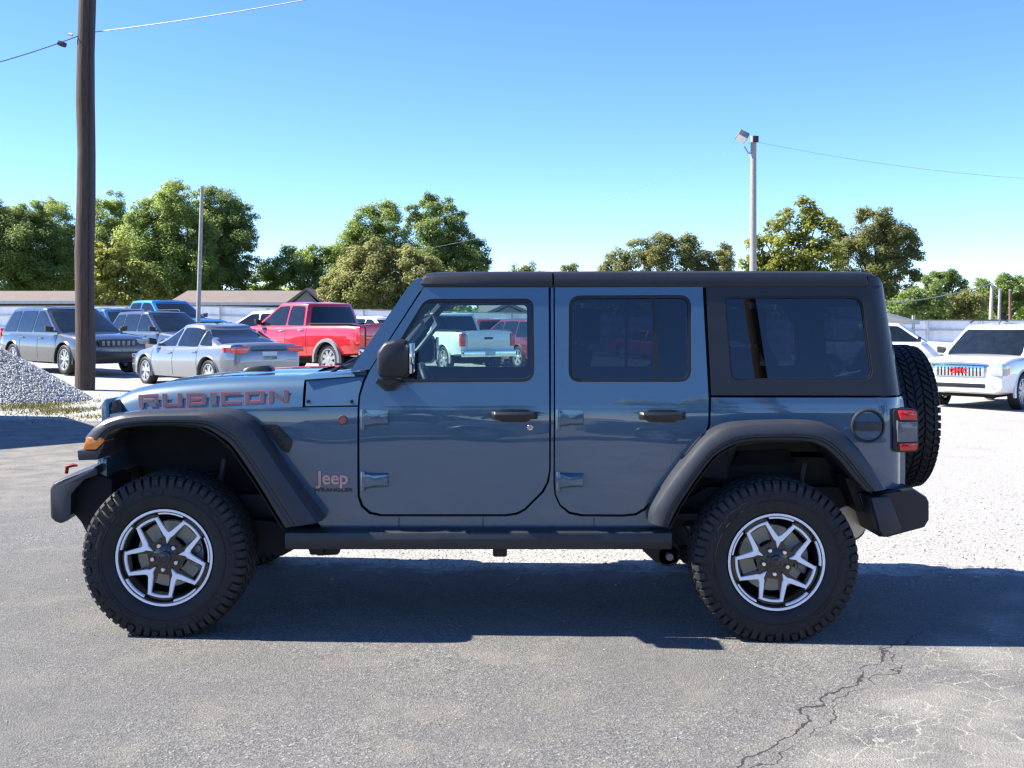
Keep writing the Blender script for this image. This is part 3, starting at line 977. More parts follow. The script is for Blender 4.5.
G_rear = pane('glass_privacy', (0.10, 0.13, 0.18))
G_wind = pane('glass_windshield', (0.80, 0.90, 0.88))

JEEP = empty('off_road_vehicle', (0, YC, 0))
tag(JEEP, 'slate blue four door off road vehicle with black hardtop seen side on in front', 'off-road vehicle')

def hw(x, z):
    """half width of the body side at (x, z)"""
    b = 0.792 - 0.10 * max(0.0, 0.97 - z) ** 2 - 0.20 * max(0.0, min(z, 1.143) - 0.97) ** 2
    k = 0.010
    t = (z - 1.143) / k
    b -= 0.150 * k * (t if t > 30 else math.log1p(math.exp(t)))
    x0 = 1.905 - max(0.0, z - 1.2) * 0.104
    r = 0.115
    if x > x0:
        d = min(x - x0, r * 0.995)
        b -= r - math.sqrt(r * r - d * d)
    return b

def UJ(px, py, off=0.0, w=None):
    """pixel -> (x, z) on the vehicle's near side skin"""
    z, x = 1.1, (px - 512) * 5.66 / FPX
    for _ in range(4):
        h = (w if w is not None else hw(x, z)) + off
        x, z = U(px, py, YC - h)
    return (x, z)

def panel(name, outline, holes=(), mat=None, parent=None, off=0.0, thick=0.03, side=-1, px=True, fn=None, edge=0.004, w=None, zstep=0.05):
    """skin panel that follows the body side; outline in photo pixels or metres"""
    fn = fn or hw
    cv = (lambda P: [UJ(a, b, off, w) for a, b in P]) if px else (lambda P: list(P))
    loops = [cv(outline)] + [cv(h) for h in holes]
    tri = tessellate_polygon([[Vector((x, z, 0)) for x, z in lp] for lp in loops])
    allp = [p for lp in loops for p in lp]
    bm = bmesh.new()
    vs = [bm.verts.new((x, 0, z)) for x, z in allp]
    for t in tri:
        try: bm.faces.new([vs[i] for i in t])
        except ValueError: pass
    bmesh.ops.remove_doubles(bm, verts=bm.verts, dist=1e-5)
    zs = [p[1] for p in allp]; xs = [p[0] for p in allp]
    cuts = [z for z in np.arange(0.4, 1.95, zstep)] + [1.115, 1.125, 1.132, 1.138, 1.143, 1.148, 1.154, 1.162, 1.172]
    for z in cuts:
        if min(zs) < z < max(zs):
            bmesh.ops.bisect_plane(bm, geom=bm.verts[:] + bm.edges[:] + bm.faces[:], dist=1e-5, plane_co=(0, 0, z), plane_no=(0, 0, 1))
    for x in list(np.arange(-2.4, 1.7, .25)) + [1.72, 1.76, 1.80, 1.84, 1.87, 1.90, 1.92, 1.94, 1.96, 1.98, 1.995, 2.008, 2.017]:
        if min(xs) < x < max(xs):
            bmesh.ops.bisect_plane(bm, geom=bm.verts[:] + bm.edges[:] + bm.faces[:], dist=1e-5, plane_co=(x, 0, 0), plane_no=(1, 0, 0))
    for v in bm.verts:
        v.co.y = side * (fn(v.co.x, v.co.z) + off)
    bm.normal_update()
    f0 = max(bm.faces, key=lambda f: f.calc_area())
    if f0.normal.y * side < 0:
        bmesh.ops.reverse_faces(bm, faces=bm.faces)
    if thick:
        be = [e for e in bm.edges if len(e.link_faces) == 1]
        for dy in (edge, thick):
            r = bmesh.ops.extrude_edge_only(bm, edges=be)
            nv = [g for g in r['geom'] if isinstance(g, bmesh.types.BMVert)]
            for v in nv: v.co.y -= side * dy
            be = [g for g in r['geom'] if isinstance(g, bmesh.types.BMEdge) and len(g.link_faces) == 1]
        bmesh.ops.recalc_face_normals(bm, faces=bm.faces)
        bm.normal_update(); bm.faces.ensure_lookup_table()
        f0 = max(bm.faces, key=lambda f: f.calc_area())
        if f0.normal.y * side < 0:
            bmesh.ops.reverse_faces(bm, faces=bm.faces)
    me = bpy.data.meshes.new(name)
    bm.to_mesh(me); bm.free()
    finish(me, 32)
    return obj(name, me, mat, parent)

def jprism(name, poly, w0, w1, mat, parent, bevel=0.006, side=-1, seg=2, wpx=None):
    """outline in pixels read at half width wpx (default w1), extruded between half widths w0..w1"""
    w = wpx if wpx is not None else w1
    pts = [UJ(a, b, w=w) for a, b in poly]
    return MB().prism(pts, side * w0, side * w1).build(name, mat, parent, bevel=bevel, seg=seg)

# ---- outlines (photo pixels)
DOOR_F = [(424.5, 288), (548, 288), (548.5, 470), (546, 482), (541, 491), (524, 508), (516, 512), (505, 513.5), (382, 513.5), (371, 511), (364, 505), (360.5, 496), (360, 410), (361, 396), (365, 383), (371, 370)]
WIN_F = round_poly([(425, 299), (533.5, 298.5), (534.5, 382), (392, 382.5), (383, 368)], [8, 9, 13, 12, 8])
DOOR_R = [(555.5, 288), (702, 287.5), (708, 400), (707.5, 424), (704, 435), (696, 446), (665, 484), (650, 501), (643, 508), (635, 512.5), (622, 513.8), (582, 513.5), (570, 511), (561, 504), (556.5, 494), (555.5, 480)]
WIN_R = round_poly([(569, 295.5), (691, 295), (691.5, 382), (568.5, 382)], 12)
BODY = [(160, 410), (357.5, 406.8), (357.5, 497), (361, 507), (369, 514), (381, 516.5), (506, 516.5), (518, 514.5), (526, 510), (544, 492), (549, 482), (550.8, 470), (550.8, 288), (553.4, 288), (553.4, 481), (554.5, 495), (559.5, 506), (569, 514), (581, 516.5), (622, 516.8), (636, 515.5), (645, 510.5), (653, 503), (668, 486), (699, 448.5), (707.5, 436), (710.5, 424.5), (711, 397.6), (902, 396.4), (903.2, 400), (905, 420), (905, 486), (884, 489), (860, 462), (845, 446), (825, 436), (800, 433), (760, 433), (738, 440), (716, 456), (692, 486), (672, 516), (664, 528.5), (322, 528.5), (310, 508), (285, 466), (262, 432), (240, 420), (200, 416), (160, 416)]
TOP_Q = [(706, 287.5), (867, 286.5), (868.5, 275.5), (879, 277), (883.5, 284), (893, 340), (901.5, 394.2), (711.5, 395.2)]
WIN_Q = round_poly([(724.5, 296.5), (862, 296), (874, 380), (731, 380.5)], [7, 13, 11, 9])

for side in (-1, 1):
    near = side == -1
    body = panel('body_side', BODY, mat=M_paint, parent=JEEP, side=side)
    for nm, outl, win, gl in (('door', DOOR_F, WIN_F, G_front), ('door', DOOR_R, WIN_R, G_rear)):
        front = outl is DOOR_F
        d = panel(nm, inset_poly(outl, -0.6), [win], M_paint, JEEP, side=side, off=0.002)
        # seal: a ring set into the opening, then the pane behind it
        win_m = [UJ(a, b) for a, b in win]
        inn = inset_poly(win_m, 0.016)
        panel('window_seal', inset_poly(win_m, -0.004), [inn], M_seal, d, off=-0.004, thick=.02, side=side, px=False)
        panel('window', inset_poly(win_m, 0.010), [], gl, d, off=-0.016, thick=0, side=side, px=False)
        if not front:
            xb = UJ(655.5, 340)[0]
            zt, zb = UJ(655, 297)[1], UJ(655, 381)[1]
            panel('window_divider', [(xb - .009, zb), (xb + .009, zb), (xb + .009, zt), (xb - .009, zt)], [], M_seal, d, off=-0.010, thick=.012, side=side, px=False)
        # lower lip highlight line of the window opening
        # handle
        hx, hy = (514.5, 415) if front else (662, 415.5)
        x, z = UJ(hx, hy); y = side * hw(x, z)
        rec = MB().prism(round_poly([(x - .075, z - .036), (x + .075, z - .036), (x + .09, z), (x + .075, z + .03), (x - .075, z + .03), (x - .09, z)], .03), y - side * .012, y + side * .006)
        rec.build('handle_recess', M_blk, d, bevel=.003)
        h = MB()
        hp = [(-.118, 0.012), (-.10, .036), (0, .046), (.10, .036), (.118, .012)]
        h.loft([[(x + a, y + side * (b - .010), z - .020), (x + a, y + side * (b + .010), z - .018), (x + a, y + side * (b + .014), z + .006), (x + a, y + side * (b + .002), z + .020), (x + a, y + side * (b - .012), z + .018)] for a, b in hp])
        h.build('handle', M_blk, d, bevel=.003)
        if front and near:
            lx, lz = UJ(530, 427.5)
            MB().lathe([(0, -.012), (.0135, -.012), (.0165, -.008), (.0165, .01)], 20, 'y').build('lock', M_chrome, d, loc=(lx, side * hw(lx, lz), lz))
            MB().box((0, -.014, 0), (.010, .003, .003)).build('lock_slot', M_blk, d, loc=(lx, side * hw(lx, lz), lz))
        # hinges
        for (ax, ay) in (((361.5, 419), (361.5, 481)) if front else ((556.5, 419), (556.5, 481))):
            x, z = UJ(ax, ay); y = side * hw(x, z)
            b = MB()
            b.tube([(x + .008, y + side * .014, z - .052), (x + .008, y + side * .014, z + .05)], .0115, 14)
            b.loft([[(x + .017, y, z + .046), (x + .017, y + side * .022, z + .040), (x + .017, y + side * .022, z - .030), (x + .017, y, z - .042)],
                    [(x + .075, y, z + .046), (x + .070, y + side * .026, z + .018), (x + .070, y + side * .024, z - .020), (x + .075, y, z - .034)],
                    [(x + .140, y, z + .044), (x + .136, y + side * .020, z + .030), (x + .136, y + side * .020, z - .020), (x + .140, y, z - .032)]])
            b.build('hinge', M_paint, d, bevel=.003)
        if near:
            d['label'] = 'front door with clear window, mirror and lock' if front else 'rear door with dark tinted window'
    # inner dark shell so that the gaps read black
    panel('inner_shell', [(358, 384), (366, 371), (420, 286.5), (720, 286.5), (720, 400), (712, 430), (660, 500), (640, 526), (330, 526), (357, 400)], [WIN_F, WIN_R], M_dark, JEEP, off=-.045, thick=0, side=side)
    # hardtop quarter
    q = panel('hardtop_side', TOP_Q, [WIN_Q], M_top, JEEP, side=side, off=.004)
    wm = [UJ(a, b) for a, b in WIN_Q]
    panel('window_seal', inset_poly(wm, -.003), [inset_poly(wm, .010)], M_seal, q, off=-.004, thick=.02, side=side, px=False)
    panel('quarter_window', inset_poly(wm, .006), [], G_rear, q, off=-.012, thick=0, side=side, px=False)
    # windshield pillar
    panel('windshield_pillar', [(350, 371.5), (356, 362), (408, 287), (413, 281.5), (420.5, 277.5), (422.5, 287), (369.5, 369.5)], [], M_paint, JEEP, side=side, off=.0, thick=.07)
    # cowl side
    panel('cowl_side', [(305, 380.5), (322, 377), (345, 373), (366.5, 371.5), (362, 382), (358.5, 395), (357.5, 405.2), (304, 406.6)], [], M_paint, JEEP, side=side, off=.0, thick=.05,
          fn=lambda x, z: 0.790 - 0.115 * max(0.0, -.78 - x) - (.25 * max(0, z - 1.143)) - .15 * max(0, z - 1.262))
    for bx_ in (308, 351.5):
        x, z = UJ(bx_, 401.5)
        MB().lathe([(0, -.010), (.009, -.008), (.011, 0), (.0, .002)], 14, 'y').build('bolt', M_blk, JEEP, loc=(x, side * (hw(x, z) - .008), z), rot=None if near else (0, 0, math.pi))
    # rock rail, frame rail
    b = MB()
    rp = [UJ(a, c, w=.83) for a, c in ((285, 528.5), (672, 528.5))]
    xa, xb = rp[0][0], rp[1][0]; zt = rp[0][1]
    prof = [(.70, zt - .004), (.80, zt - .004), (.835, zt - .022), (.842, zt - .06), (.825, zt - .108), (.70, zt - .115)]
    b.loft([[(xa, side * y, z) for y, z in prof], [(xb, side * y, z) for y, z in prof]])
    b.build('rock_rail', M_plast, JEEP, bevel=.008)
    b = MB()
    b.loft([[(x, side * .42, zz), (x, side * .52, zz), (x, side * .52, zz - .13), (x, side * .42, zz - .13)] for x, zz in ((-2.25, .66), (-1.25, .66), (-.95, .53), (.75, .53), (1.05, .70), (1.95, .70))])
    b.build('frame_rail', M_frame, JEEP, bevel=.01)
    for (a, c) in ((318, 549), (500, 551)):
        x, z = UJ(a, c, w=.6)
        MB().box((x, side * .6, z), (.075, .10, .045)).build('body_mount', M_frame, JEEP, bevel=.012)

# seams in the painted sill under the doors
for side in (-1, 1):
    for px in (399, 483, 594):
        x0_, z0_ = UJ(px, 517.5); x1_, z1_ = UJ(px, 528)
        panel('sill_seam', [(x0_ - .0022, z1_), (x0_ + .0022, z1_), (x0_ + .0022, z0_), (x0_ - .0022, z0_)], [], M_dark, JEEP, off=.0012, thick=0, side=side, px=False)
# ---- front flare and rear flare
def flare(name, ups, los, wo, side, end_caps=True, wi=.775, bulge=.0):
    """strip along the wheel arch: from the body out to the rim, down its face, and back in"""
    rings = []
    n = 6
    def res(P):
        out = []
        for i in range(len(P) - 1):
            p0 = P[max(0, i - 1)]; p1 = P[i]; p2 = P[i + 1]; p3 = P[min(len(P) - 1, i + 2)]
            for k in range(n):
                t = k / n
                out.append(tuple(0.5 * (2 * p1[j] + (p2[j] - p0[j]) * t + (2 * p0[j] - 5 * p1[j] + 4 * p2[j] - p3[j]) * t * t + (3 * p1[j] - p0[j] - 3 * p2[j] + p3[j]) * t ** 3) for j in (0, 1)))
        out.append(P[-1])
        return out
    for u, l in zip(res(ups), res(los)):
        xu, zu = UJ(u[0], u[1], w=wo - .05)
        xl, zl = UJ(l[0], l[1], w=wo)
        lerp = lambda t: (xu + (xl - xu) * t, zu + (zl - zu) * t)
        pts = [(wi, -.03), (wo - .055, -.01), (wo - .022, .12), (wo - .006, .34), (wo, .62), (wo, .68), (wo - .008, .72), (wo - .008, .80), (wo - .001, .86), (wo - .012, 1.0), (wo - .10, 1.0), (wi - .1, .85)]
        rings.append([(lerp(t)[0], side * y, lerp(t)[1]) for y, t in pts])
    mb = MB().loft(rings, closed=True, caps=True)
    return mb.build(name, M_plast, JEEP, angle=28)
FU = [(85, 438), (97, 424.5), (112, 416.5), (135, 412), (180, 410.3), (222, 410.3), (241, 415.5), (258, 430), (285, 470), (305, 498), (321.5, 521)]
FL = [(104, 441), (108, 434.5), (118, 429), (140, 425.5), (175, 424.5), (201, 427), (219, 436), (234, 449), (258, 484), (272, 507), (285, 528)]
RU = [(649.5, 522), (652, 508), (668, 482), (690, 453), (705, 437), (726, 425.5), (760, 422), (812, 422), (836, 428.5), (855, 445), (870, 465), (886, 488.5)]
RL = [(668, 528), (679, 506), (694, 483), (708, 464), (718, 454), (737, 444), (762, 440.5), (806, 441), (824, 446.5), (840, 460), (854, 477), (868, 492)]
for side in (-1, 1):
    fl = flare('front_fender_flare', FU, FL, .945, side)
    flare('rear_fender_flare', RU, RL, .935, side)
    jprism('flare_tip', [(77, 450.5), (97, 450.5), (104.5, 441.5), (104, 446), (97, 460), (78, 460.5)], .60, .945, M_plast, fl, side=side)
    jprism('turn_signal', [(86, 437.5), (103.5, 437.5), (103.8, 442), (96, 449.8), (82.5, 450)], .80, .943, M_amber, fl, side=side, bevel=.008)
    # vent behind the front flare
    v = panel('fender_vent', round_poly([(261, 424.5), (277, 424.5), (292.5, 441), (289, 453.5), (283, 451)], 2.5), [], M_blk, JEEP, off=.010, thick=.012, side=side)
    if True:
        mb = MB()
        for j in range(5):
            for i in range(4):
                px, py = 269 + i * 4.6 + j * 3.4, 427.5 + j * 5.2 + (i % 2) * 2.0
                if px > 288 or (px - 262) * 1.0 > 6 + (py - 424) * 1.0 + 12 or (py - 424.5) > (px - 261) * 1.18: continue
                x, z = UJ(px, py)
                mb.lathe([(.0085, -.002), (.0095, .001), (.0075, .001)], 6, 'y', c=(x, side * (hw(x, z) + .012), z))
        mb.build('mesh_insert', M_plast, v)

# ---- hood, nose
def hood():
    st = [(106, 402.5, 413.5, .56), (110, 399, 413.5, .59), (118, 394.5, 413, .61), (130, 389.5, 412, .63), (150, 385, 411, .65), (180, 381.5, 410, .67), (220, 378.5, 408.8, .70), (260, 377.2, 407.8, .73), (302.5, 376.5, 406.8, .757)]
    cen = [(106, 402), (110, 398.2), (118, 392), (130, 385.5), (150, 380), (180, 376.3), (220, 372.8), (260, 370.8), (302.5, 370)]
    rings = []
    for (px, pt, pb, w), (cx, cy) in zip(st, cen):
        xb, zb = UJ(px, pb, w=w)
        zt = UJ(px, pt, w=w - .06)[1]
        zc = U(cx, cy, YC - .25)[1]
        H = zt - zb
        half = [(w - .03, zb - .02), (w, zb), (w - .012, zb + H * .35), (w - .027, zb + H * .62), (w - .044, zb + H * .80), (w - .072, zb + H * .94), (w - .12, zt + .004), (w - .22, zt + (zc - zt) * .35), (.31, zt + (zc - zt) * .55), (.27, zc), (.12, zc + .004)]
        rings.append([(xb, -y, z) for y, z in half] + [(xb, y, z) for y, z in reversed(half)])
    h = MB().loft(rings, closed=False).build('hood', M_paint, JEEP, angle=40, recalc=True)
    for p in h.data.polygons: pass
    # nose
    sidep = [(104.5, 404), (108, 398.5), (112, 398), (112, 414.5), (104, 416.5)]
    mb = MB()
    xz = [UJ(a, b, w=.55) for a, b in sidep]
    lowz = .78
    x0 = xz[0][0]
    mb.prism([xz[0], xz[1], xz[2], (xz[2][0] + .02, lowz), (x0 - .0, lowz)], -.60, .60)
    g = mb.build('grille', M_paint, JEEP, bevel=.012)
    for i in range(7):
        y = (i - 3) * .085
        MB().box((x0 - .006, y, .98), (.014, .052, .30)).build('grille_slot', M_dark, g, bevel=.005)
    for s in (-1, 1):
        MB().lathe([(0, -.035), (.06, -.03), (.088, -.012), (.098, .02)], 24, 'x').build('headlight', pm('headlight_glass', (.6, .62, .64), .08, coat=1, metal=.3), g, loc=(x0, s * .44, 1.02))
        # hood latch
        jprism('hood_latch', [(112, 401), (116.5, 400), (122, 409), (121, 414), (112.5, 414.5)], .57, .635, M_blk, JEEP, side=s, bevel=.004)
    # inner fenders and engine bay dark
    for s in (-1, 1):
        b = MB()
        pts = [UJ(a, c, w=.70) for a, c in ((112, 415), (350, 409), (350, 527), (300, 520), (250, 520), (112, 470))]
        b.prism(pts, s * .38, s * .40)
        b.build('inner_fender', M_dark, JEEP)
        arc = [UJ(a, c, w=.80) for a, c in FL]
        rings = [[(x, s * .40, z), (x, s * .86, z), (x, s * .86, z + .012), (x, s * .40, z + .012)] for x, z in arc]
        MB().loft(rings).build('wheel_liner', M_dark, JEEP, angle=60)
        arc = [UJ(a, c, w=.80) for a, c in RL]
        rings = [[(x, s * .40, z), (x, s * .86, z), (x, s * .86, z + .012), (x, s * .40, z + .012)] for x, z in arc]
        MB().loft(rings).build('wheel_liner', M_dark, JEEP, angle=60)
        pts = [UJ(a, c, w=.70) for a, c in ((640, 515), (715, 425), (845, 425), (905, 470), (905, 520), (870, 520), (800, 500), (700, 530))]
        b = MB().prism(pts, s * .40, s * .42)
        lin = b.build('rear_inner_fender', M_frame, JEEP)
        pts = round_poly([UJ(a, c, w=.5) for a, c in ((733, 467), (742, 453), (790, 451), (800, 463), (788, 466))], .02)
        MB().prism(pts, s * .42, s * .435).build('liner_recess', M_dark, lin, bevel=.006)
    # fender tops between hood edge and flare
    for s in (-1, 1):
        rings = []
        for px in (112, 135, 160, 200, 240, 280, 320, 357):
            x, z = UJ(px, 411.5 - (px - 112) * .016, w=.75)
            rings.append([(x, s * .50, z - .010), (x, s * .785, z - .012), (x, s * .785, z - .03), (x, s * .50, z - .03)])
        MB().loft(rings).build('fender_top', M_paint, JEEP, bevel=.004)
    # cowl top, washer nozzles / footman bumpers, wipers
    rings = []
    for px, py, w in ((304.5, 375.5, .75), (325, 374, .755), (345, 372.6, .76), (372, 371.5, .765)):
        x, z = UJ(px, py, w=w - .05)
        zc = U(px, py - 4.6, YC - .2)[1]
        rings.append([(x, -w + .012, z - .02), (x, -w + .05, z + .002), (x, -.3, zc), (x, .3, zc), (x, w - .05, z + .002), (x, w - .012, z - .02)])
    MB().loft(rings, closed=False).build('cowl_top', M_paint, JEEP)
    for s in (-.33, .33):
        x, z = U(258, 369.5, YC + s)
        MB().loft([[(x + a, s - w_, z - .01), (x + a, s - w_ * .8, z + hh), (x + a, s + w_ * .8, z + hh), (x + a, s + w_, z - .01)] for a, w_, hh in ((-.07, .05, .004), (-.04, .055, .018), (.06, .055, .024), (.085, .05, .008))]).build('hood_vent', M_blk, JEEP, bevel=.004)
    for (ya, yb) in ((-.55, .05), (.10, .64)):
        xa, za = U(338, 371, YC + ya); xb, zb = U(368, 344, YC + yb)
        xa, za = -1.0, 1.30
        mb = MB()
        mb.tube([(xa + .02, ya, za), (xa + .06, ya + .05, za + .03), (xa + .145, yb - .05, za + .10)], .009, 8)
        mb.tube([(xa + .09, ya + .08, za + .035), (xa + .15, yb + .1, za + .075)], .012, 6)
        mb.build('wiper', M_blk, JEEP)
hood()

# ---- RUBICON lettering on the hood side, name badge
HP = [(-2.128, .59), (-2.079, .61), (-2.008, .63), (-1.897, .65), (-1.734, .67), (-1.517, .70), (-1.302, .73), (-1.077, .757)]
def hood_w(x, z):
    for (a, wa), (b, wb) in zip(HP[:-1], HP[1:]):
        if x <= b: return wa + (wb - wa) * max(0, (x - a) / (b - a)) + .0025 - .19 * max(0, z - 1.118)
    return HP[-1][1] + .0025 - .19 * max(0, z - 1.118)
def block_letters():
    L = {
     'R': lambda v, h, m: [[(0, 0), (v, 0), (v, 1), (0, 1)], [(v, 1 - h), (1, 1 - h), (1, 1), (v, 1)], [(1 - v, m), (1, m), (1, 1 - h), (1 - v, 1 - h)], [(v, m), (1 - v, m), (1 - v, m + h), (v, m + h)], [(.42, m), (.42 + v * 1.25, m), (1, 0), (1 - v * 1.25, 0)]],
     'U': lambda v, h, m: [[(0, 0), (v, 0), (v, 1), (0, 1)], [(1 - v, 0), (1, 0), (1, 1), (1 - v, 1)], [(v, 0), (1 - v, 0), (1 - v, h), (v, h)]],
     'B': lambda v, h, m: [[(0, 0), (v, 0), (v, 1), (0, 1)], [(1 - v, .05), (1, .12), (1, .88), (1 - v, .95)], [(v, 0), (1 - v, 0), (1 - v, h), (v, h)], [(v, .5 - h / 2), (1 - v, .5 - h / 2), (1 - v, .5 + h / 2), (v, .5 + h / 2)], [(v, 1 - h), (1 - v, 1 - h), (1 - v, 1), (v, 1)]],
     'I': lambda v, h, m: [[(0, 0), (1, 0), (1, 1), (0, 1)]],
     'C': lambda v, h, m: [[(0, 0), (v, 0), (v, 1), (0, 1)], [(v, 0), (1, 0), (1, h), (v, h)], [(v, 1 - h), (1, 1 - h), (1, 1), (v, 1)]],
     'O': lambda v, h, m: [[(0, 0), (v, 0), (v, 1), (0, 1)], [(1 - v, 0), (1, 0), (1, 1), (1 - v, 1)], [(v, 0), (1 - v, 0), (1 - v, h), (v, h)], [(v, 1 - h), (1 - v, 1 - h), (1 - v, 1), (v, 1)]],
     'N': lambda v, h, m: [[(0, 0), (v, 0), (v, 1), (0, 1)], [(1 - v, 0), (1, 0), (1, 1), (1 - v, 1)], [(v, 1), (v, .56), (1 - v, 0), (1 - v, .44)]],
    }
    ws = {'R': 1, 'U': 1, 'B': 1, 'I': .34, 'C': 1, 'O': 1, 'N': 1}
    word = 'RUBICON'
    gap = .16
    tot = sum(ws[c] for c in word) + gap * (len(word) - 1)
    root = None
    for lay, (mat, off, d) in enumerate(((M_letr, .0022, 0), (M_letg, .0032, .065))):
        mb = MB(); u = 0
        for ch in word:
            w = ws[ch]
            v = .27 if ch != 'I' else 1
            for quad in L[ch](v, .30, .36):
                qx = [p[0] for p in quad]; qz = [p[1] for p in quad]
                c = (sum(qx) / 4, sum(qz) / 4)
                pts = []
                for (a, b) in quad:
                    # the dark core is the stroke pulled in a little from the outline
                    a2 = a + (d * .62 / w if a < .02 else -d * .62 / w if a > .98 else 0) if d else a
                    b2 = b + (d if b < .02 else -d if b > .98 else 0) if d else b
                    if d:
                        if abs(a - v) < 1e-6 and max(qx) - min(qx) <= v + 1e-6: a2 = a - d * .62
                        if abs(a - (1 - v)) < 1e-6 and max(qx) - min(qx) <= v + 1e-6: a2 = a + d * .62
                        if abs(max(qz) - min(qz) - .30) < 1e-6:
                            if b == max(qz) and b < .98: b2 = b - d
                            if b == min(qz) and b > .02: b2 = b + d
                    U_ = (u + a2 * w) / tot
                    px = 138 + U_ * 151
                    py = 409.2 - U_ * 4.9 - b2 * (13.6 + .0 * U_) - 1.2
                    x, z = UJ(px, py, w=.70)
                    x, z = UJ(px, py, w=hood_w(x, z))
                    pts.append((x, -(hood_w(x, z) + off), z))
                mb.add(pts, [tuple(range(len(pts)))])
            u += w + gap
        o = mb.build('hood_lettering', mat, JEEP, recalc=False, angle=10)
        if lay == 0: root = o
        else: o.parent = root; o.name = 'letter_fill'
block_letters()

def text_obj(name, body, size, mat, parent, loc, ext=.002, off=0.0, rot=(math.pi / 2, 0, 0), sx=1.0, bevel=0.0):
    cu = bpy.data.curves.new(name, 'FONT')
    cu.body = body; cu.size = size; cu.extrude = ext; cu.offset = off; cu.bevel_depth = bevel
    cu.align_x = 'CENTER'; cu.align_y = 'CENTER'
    t = bpy.data.objects.new(name, cu); COL.objects.link(t)
    bpy.context.view_layer.update()
    me = bpy.data.meshes.new_from_object(t.evaluated_get(bpy.context.evaluated_depsgraph_get()))
    bpy.data.objects.remove(t, do_unlink=True); bpy.data.curves.remove(cu)
    me.materials.clear()
    return obj(name, me, mat, parent, loc, rot, (sx, 1, 1))
x, z = UJ(333, 478.3)
text_obj('name_badge', 'Jeep', .092, M_badge, JEEP, (x, -hw(x, z) - .004, z), ext=.004, off=.0019, sx=1.0, bevel=.0)
x, z = UJ(333, 490)
text_obj('model_badge', 'WRANGLER', .026, M_blk, JEEP, (x, -hw(x, z) - .002, z), ext=.0015, off=.0006, sx=1.42)
x, z = UJ(342.5, 420)
bd = MB().lathe([(0, -.006), (.019, -.006), (.021, -.003), (.024, -.004), (.025, .002)], 24, 'y').build('round_badge', pm('badge_red', (.38, .09, .08), .35), JEEP, loc=(x, -hw(x, z) - .002, z))
MB().lathe([(.0205, -.007), (.0245, -.0055), (.0262, .001)], 24, 'y').build('badge_ring', M_letg, bd)

# ---- roof
def roof():
    rings = []
    for px, dz, dw in ((420.5, -.030, .012), (426, -.006, .004), (436, 0, 0), (500, .004, 0), (552.2, .004, 0)):
        x = UJ(px, 280, w=.69)[0]
        rings.append((x, dz, dw))
    def ring(x, dz, dw):
        zb = UJ(500, 286, w=.698)[1]
        half = [(.60, zb - .004), (.700 - dw, zb), (.704 - dw, zb + .012), (.697 - dw, zb + .045 + dz * .5), (.682 - dw, zb + .062 + dz), (.655 - dw, zb + .071 + dz), (.60, zb + .076 + dz), (.3, zb + .086 + dz), (.0, zb + .089 + dz)]
        return [(x, -y, z) for y, z in half] + [(x, y, z) for y, z in reversed(half[:-1])]
    MB().loft([ring(*r) for r in rings]).build('roof_panel', M_top, JEEP, angle=30, bevel=None)
    rr = []
    for px, dz, dw in ((554, .004, 0), (640, .006, 0), (760, .006, 0), (850, .004, 0), (866, .003, 0), (867, .0, .004), (868, -.001, .018), (874, -.003, .024), (879, -.012, .034), (882.5, -.04, .05)):
        rr.append(ring(UJ(px, 280, w=.69)[0], dz, dw))
    MB().loft(rr).build('rear_roof_panel', M_top, JEEP, angle=30)
    # gutter strip under the roof
    for s in (-1, 1):
        xa, z = UJ(424, 287, w=.70); xb, _ = UJ(880, 286.5, w=.70)
        MB().loft([[(x, s * .66, z - .004), (x, s * .694, z - .004), (x, s * .694, z + .008), (x, s * .66, z + .008)] for x in (xa, xb)]).build('drip_rail', M_seal, JEEP)
    # windshield frame top and glass
    xt, zt = UJ(417, 281, w=.69); xb, zb = UJ(354, 371, w=.76)
    MB().loft([[(xt - .02, y, zt - .06), (xt - .012, y, zt + .012), (xt + .06, y, zt + .02), (xt + .06, y, zt - .05)] for y in (-.685, 0, .685)]).build('windshield_header', M_paint, JEEP, bevel=.01)
    mb = MB()
    mb.add([(xb + .02, -.71, zb), (xb + .02, .71, zb), (xt + .005, .64, zt - .05), (xt + .005, -.64, zt - .05)], [(0, 1, 2, 3)])
    mb.build('windshield', G_wind, JEEP, recalc=False)
    # rear wall of the hardtop with window, tailgate
    xr, zr = UJ(884, 290, w=.66); xl, zl = UJ(901, 395, w=.70)
    mb = MB()
    mb.loft([[(xr - .02, y, zr), (xl - .01, y, zl), (xl - .05, y, zl), (xr - .06, y, zr)] for y in (-.655, -.56)])
    mb.loft([[(xr - .02, y, zr), (xl - .01, y, zl), (xl - .05, y, zl), (xr - .06, y, zr)] for y in (.56, .655)])
    mb.loft([[(xr - .02, y, zr), (xr - .008, y, zr - .08), (xr - .05, y, zr - .08), (xr - .06, y, zr)] for y in (-.557, .557)])
    mb.build('hardtop_rear', M_top, JEEP)
    mb = MB(); mb.add([(xr - .01, -.56, zr - .06), (xr - .01, .56, zr - .06), (xl - .03, .56, zl), (xl - .03, -.56, zl)], [(0, 1, 2, 3)])
    mb.build('rear_window', G_rear, JEEP, recalc=False)
    x5, z5 = UJ(904, 487, w=.70)
    MB().box((x5 - .025, 0, (z5 + zl) / 2), (.05, 1.36, zl - z5 - .01)).build('tailgate', M_paint, JEEP, bevel=.02)
roof()

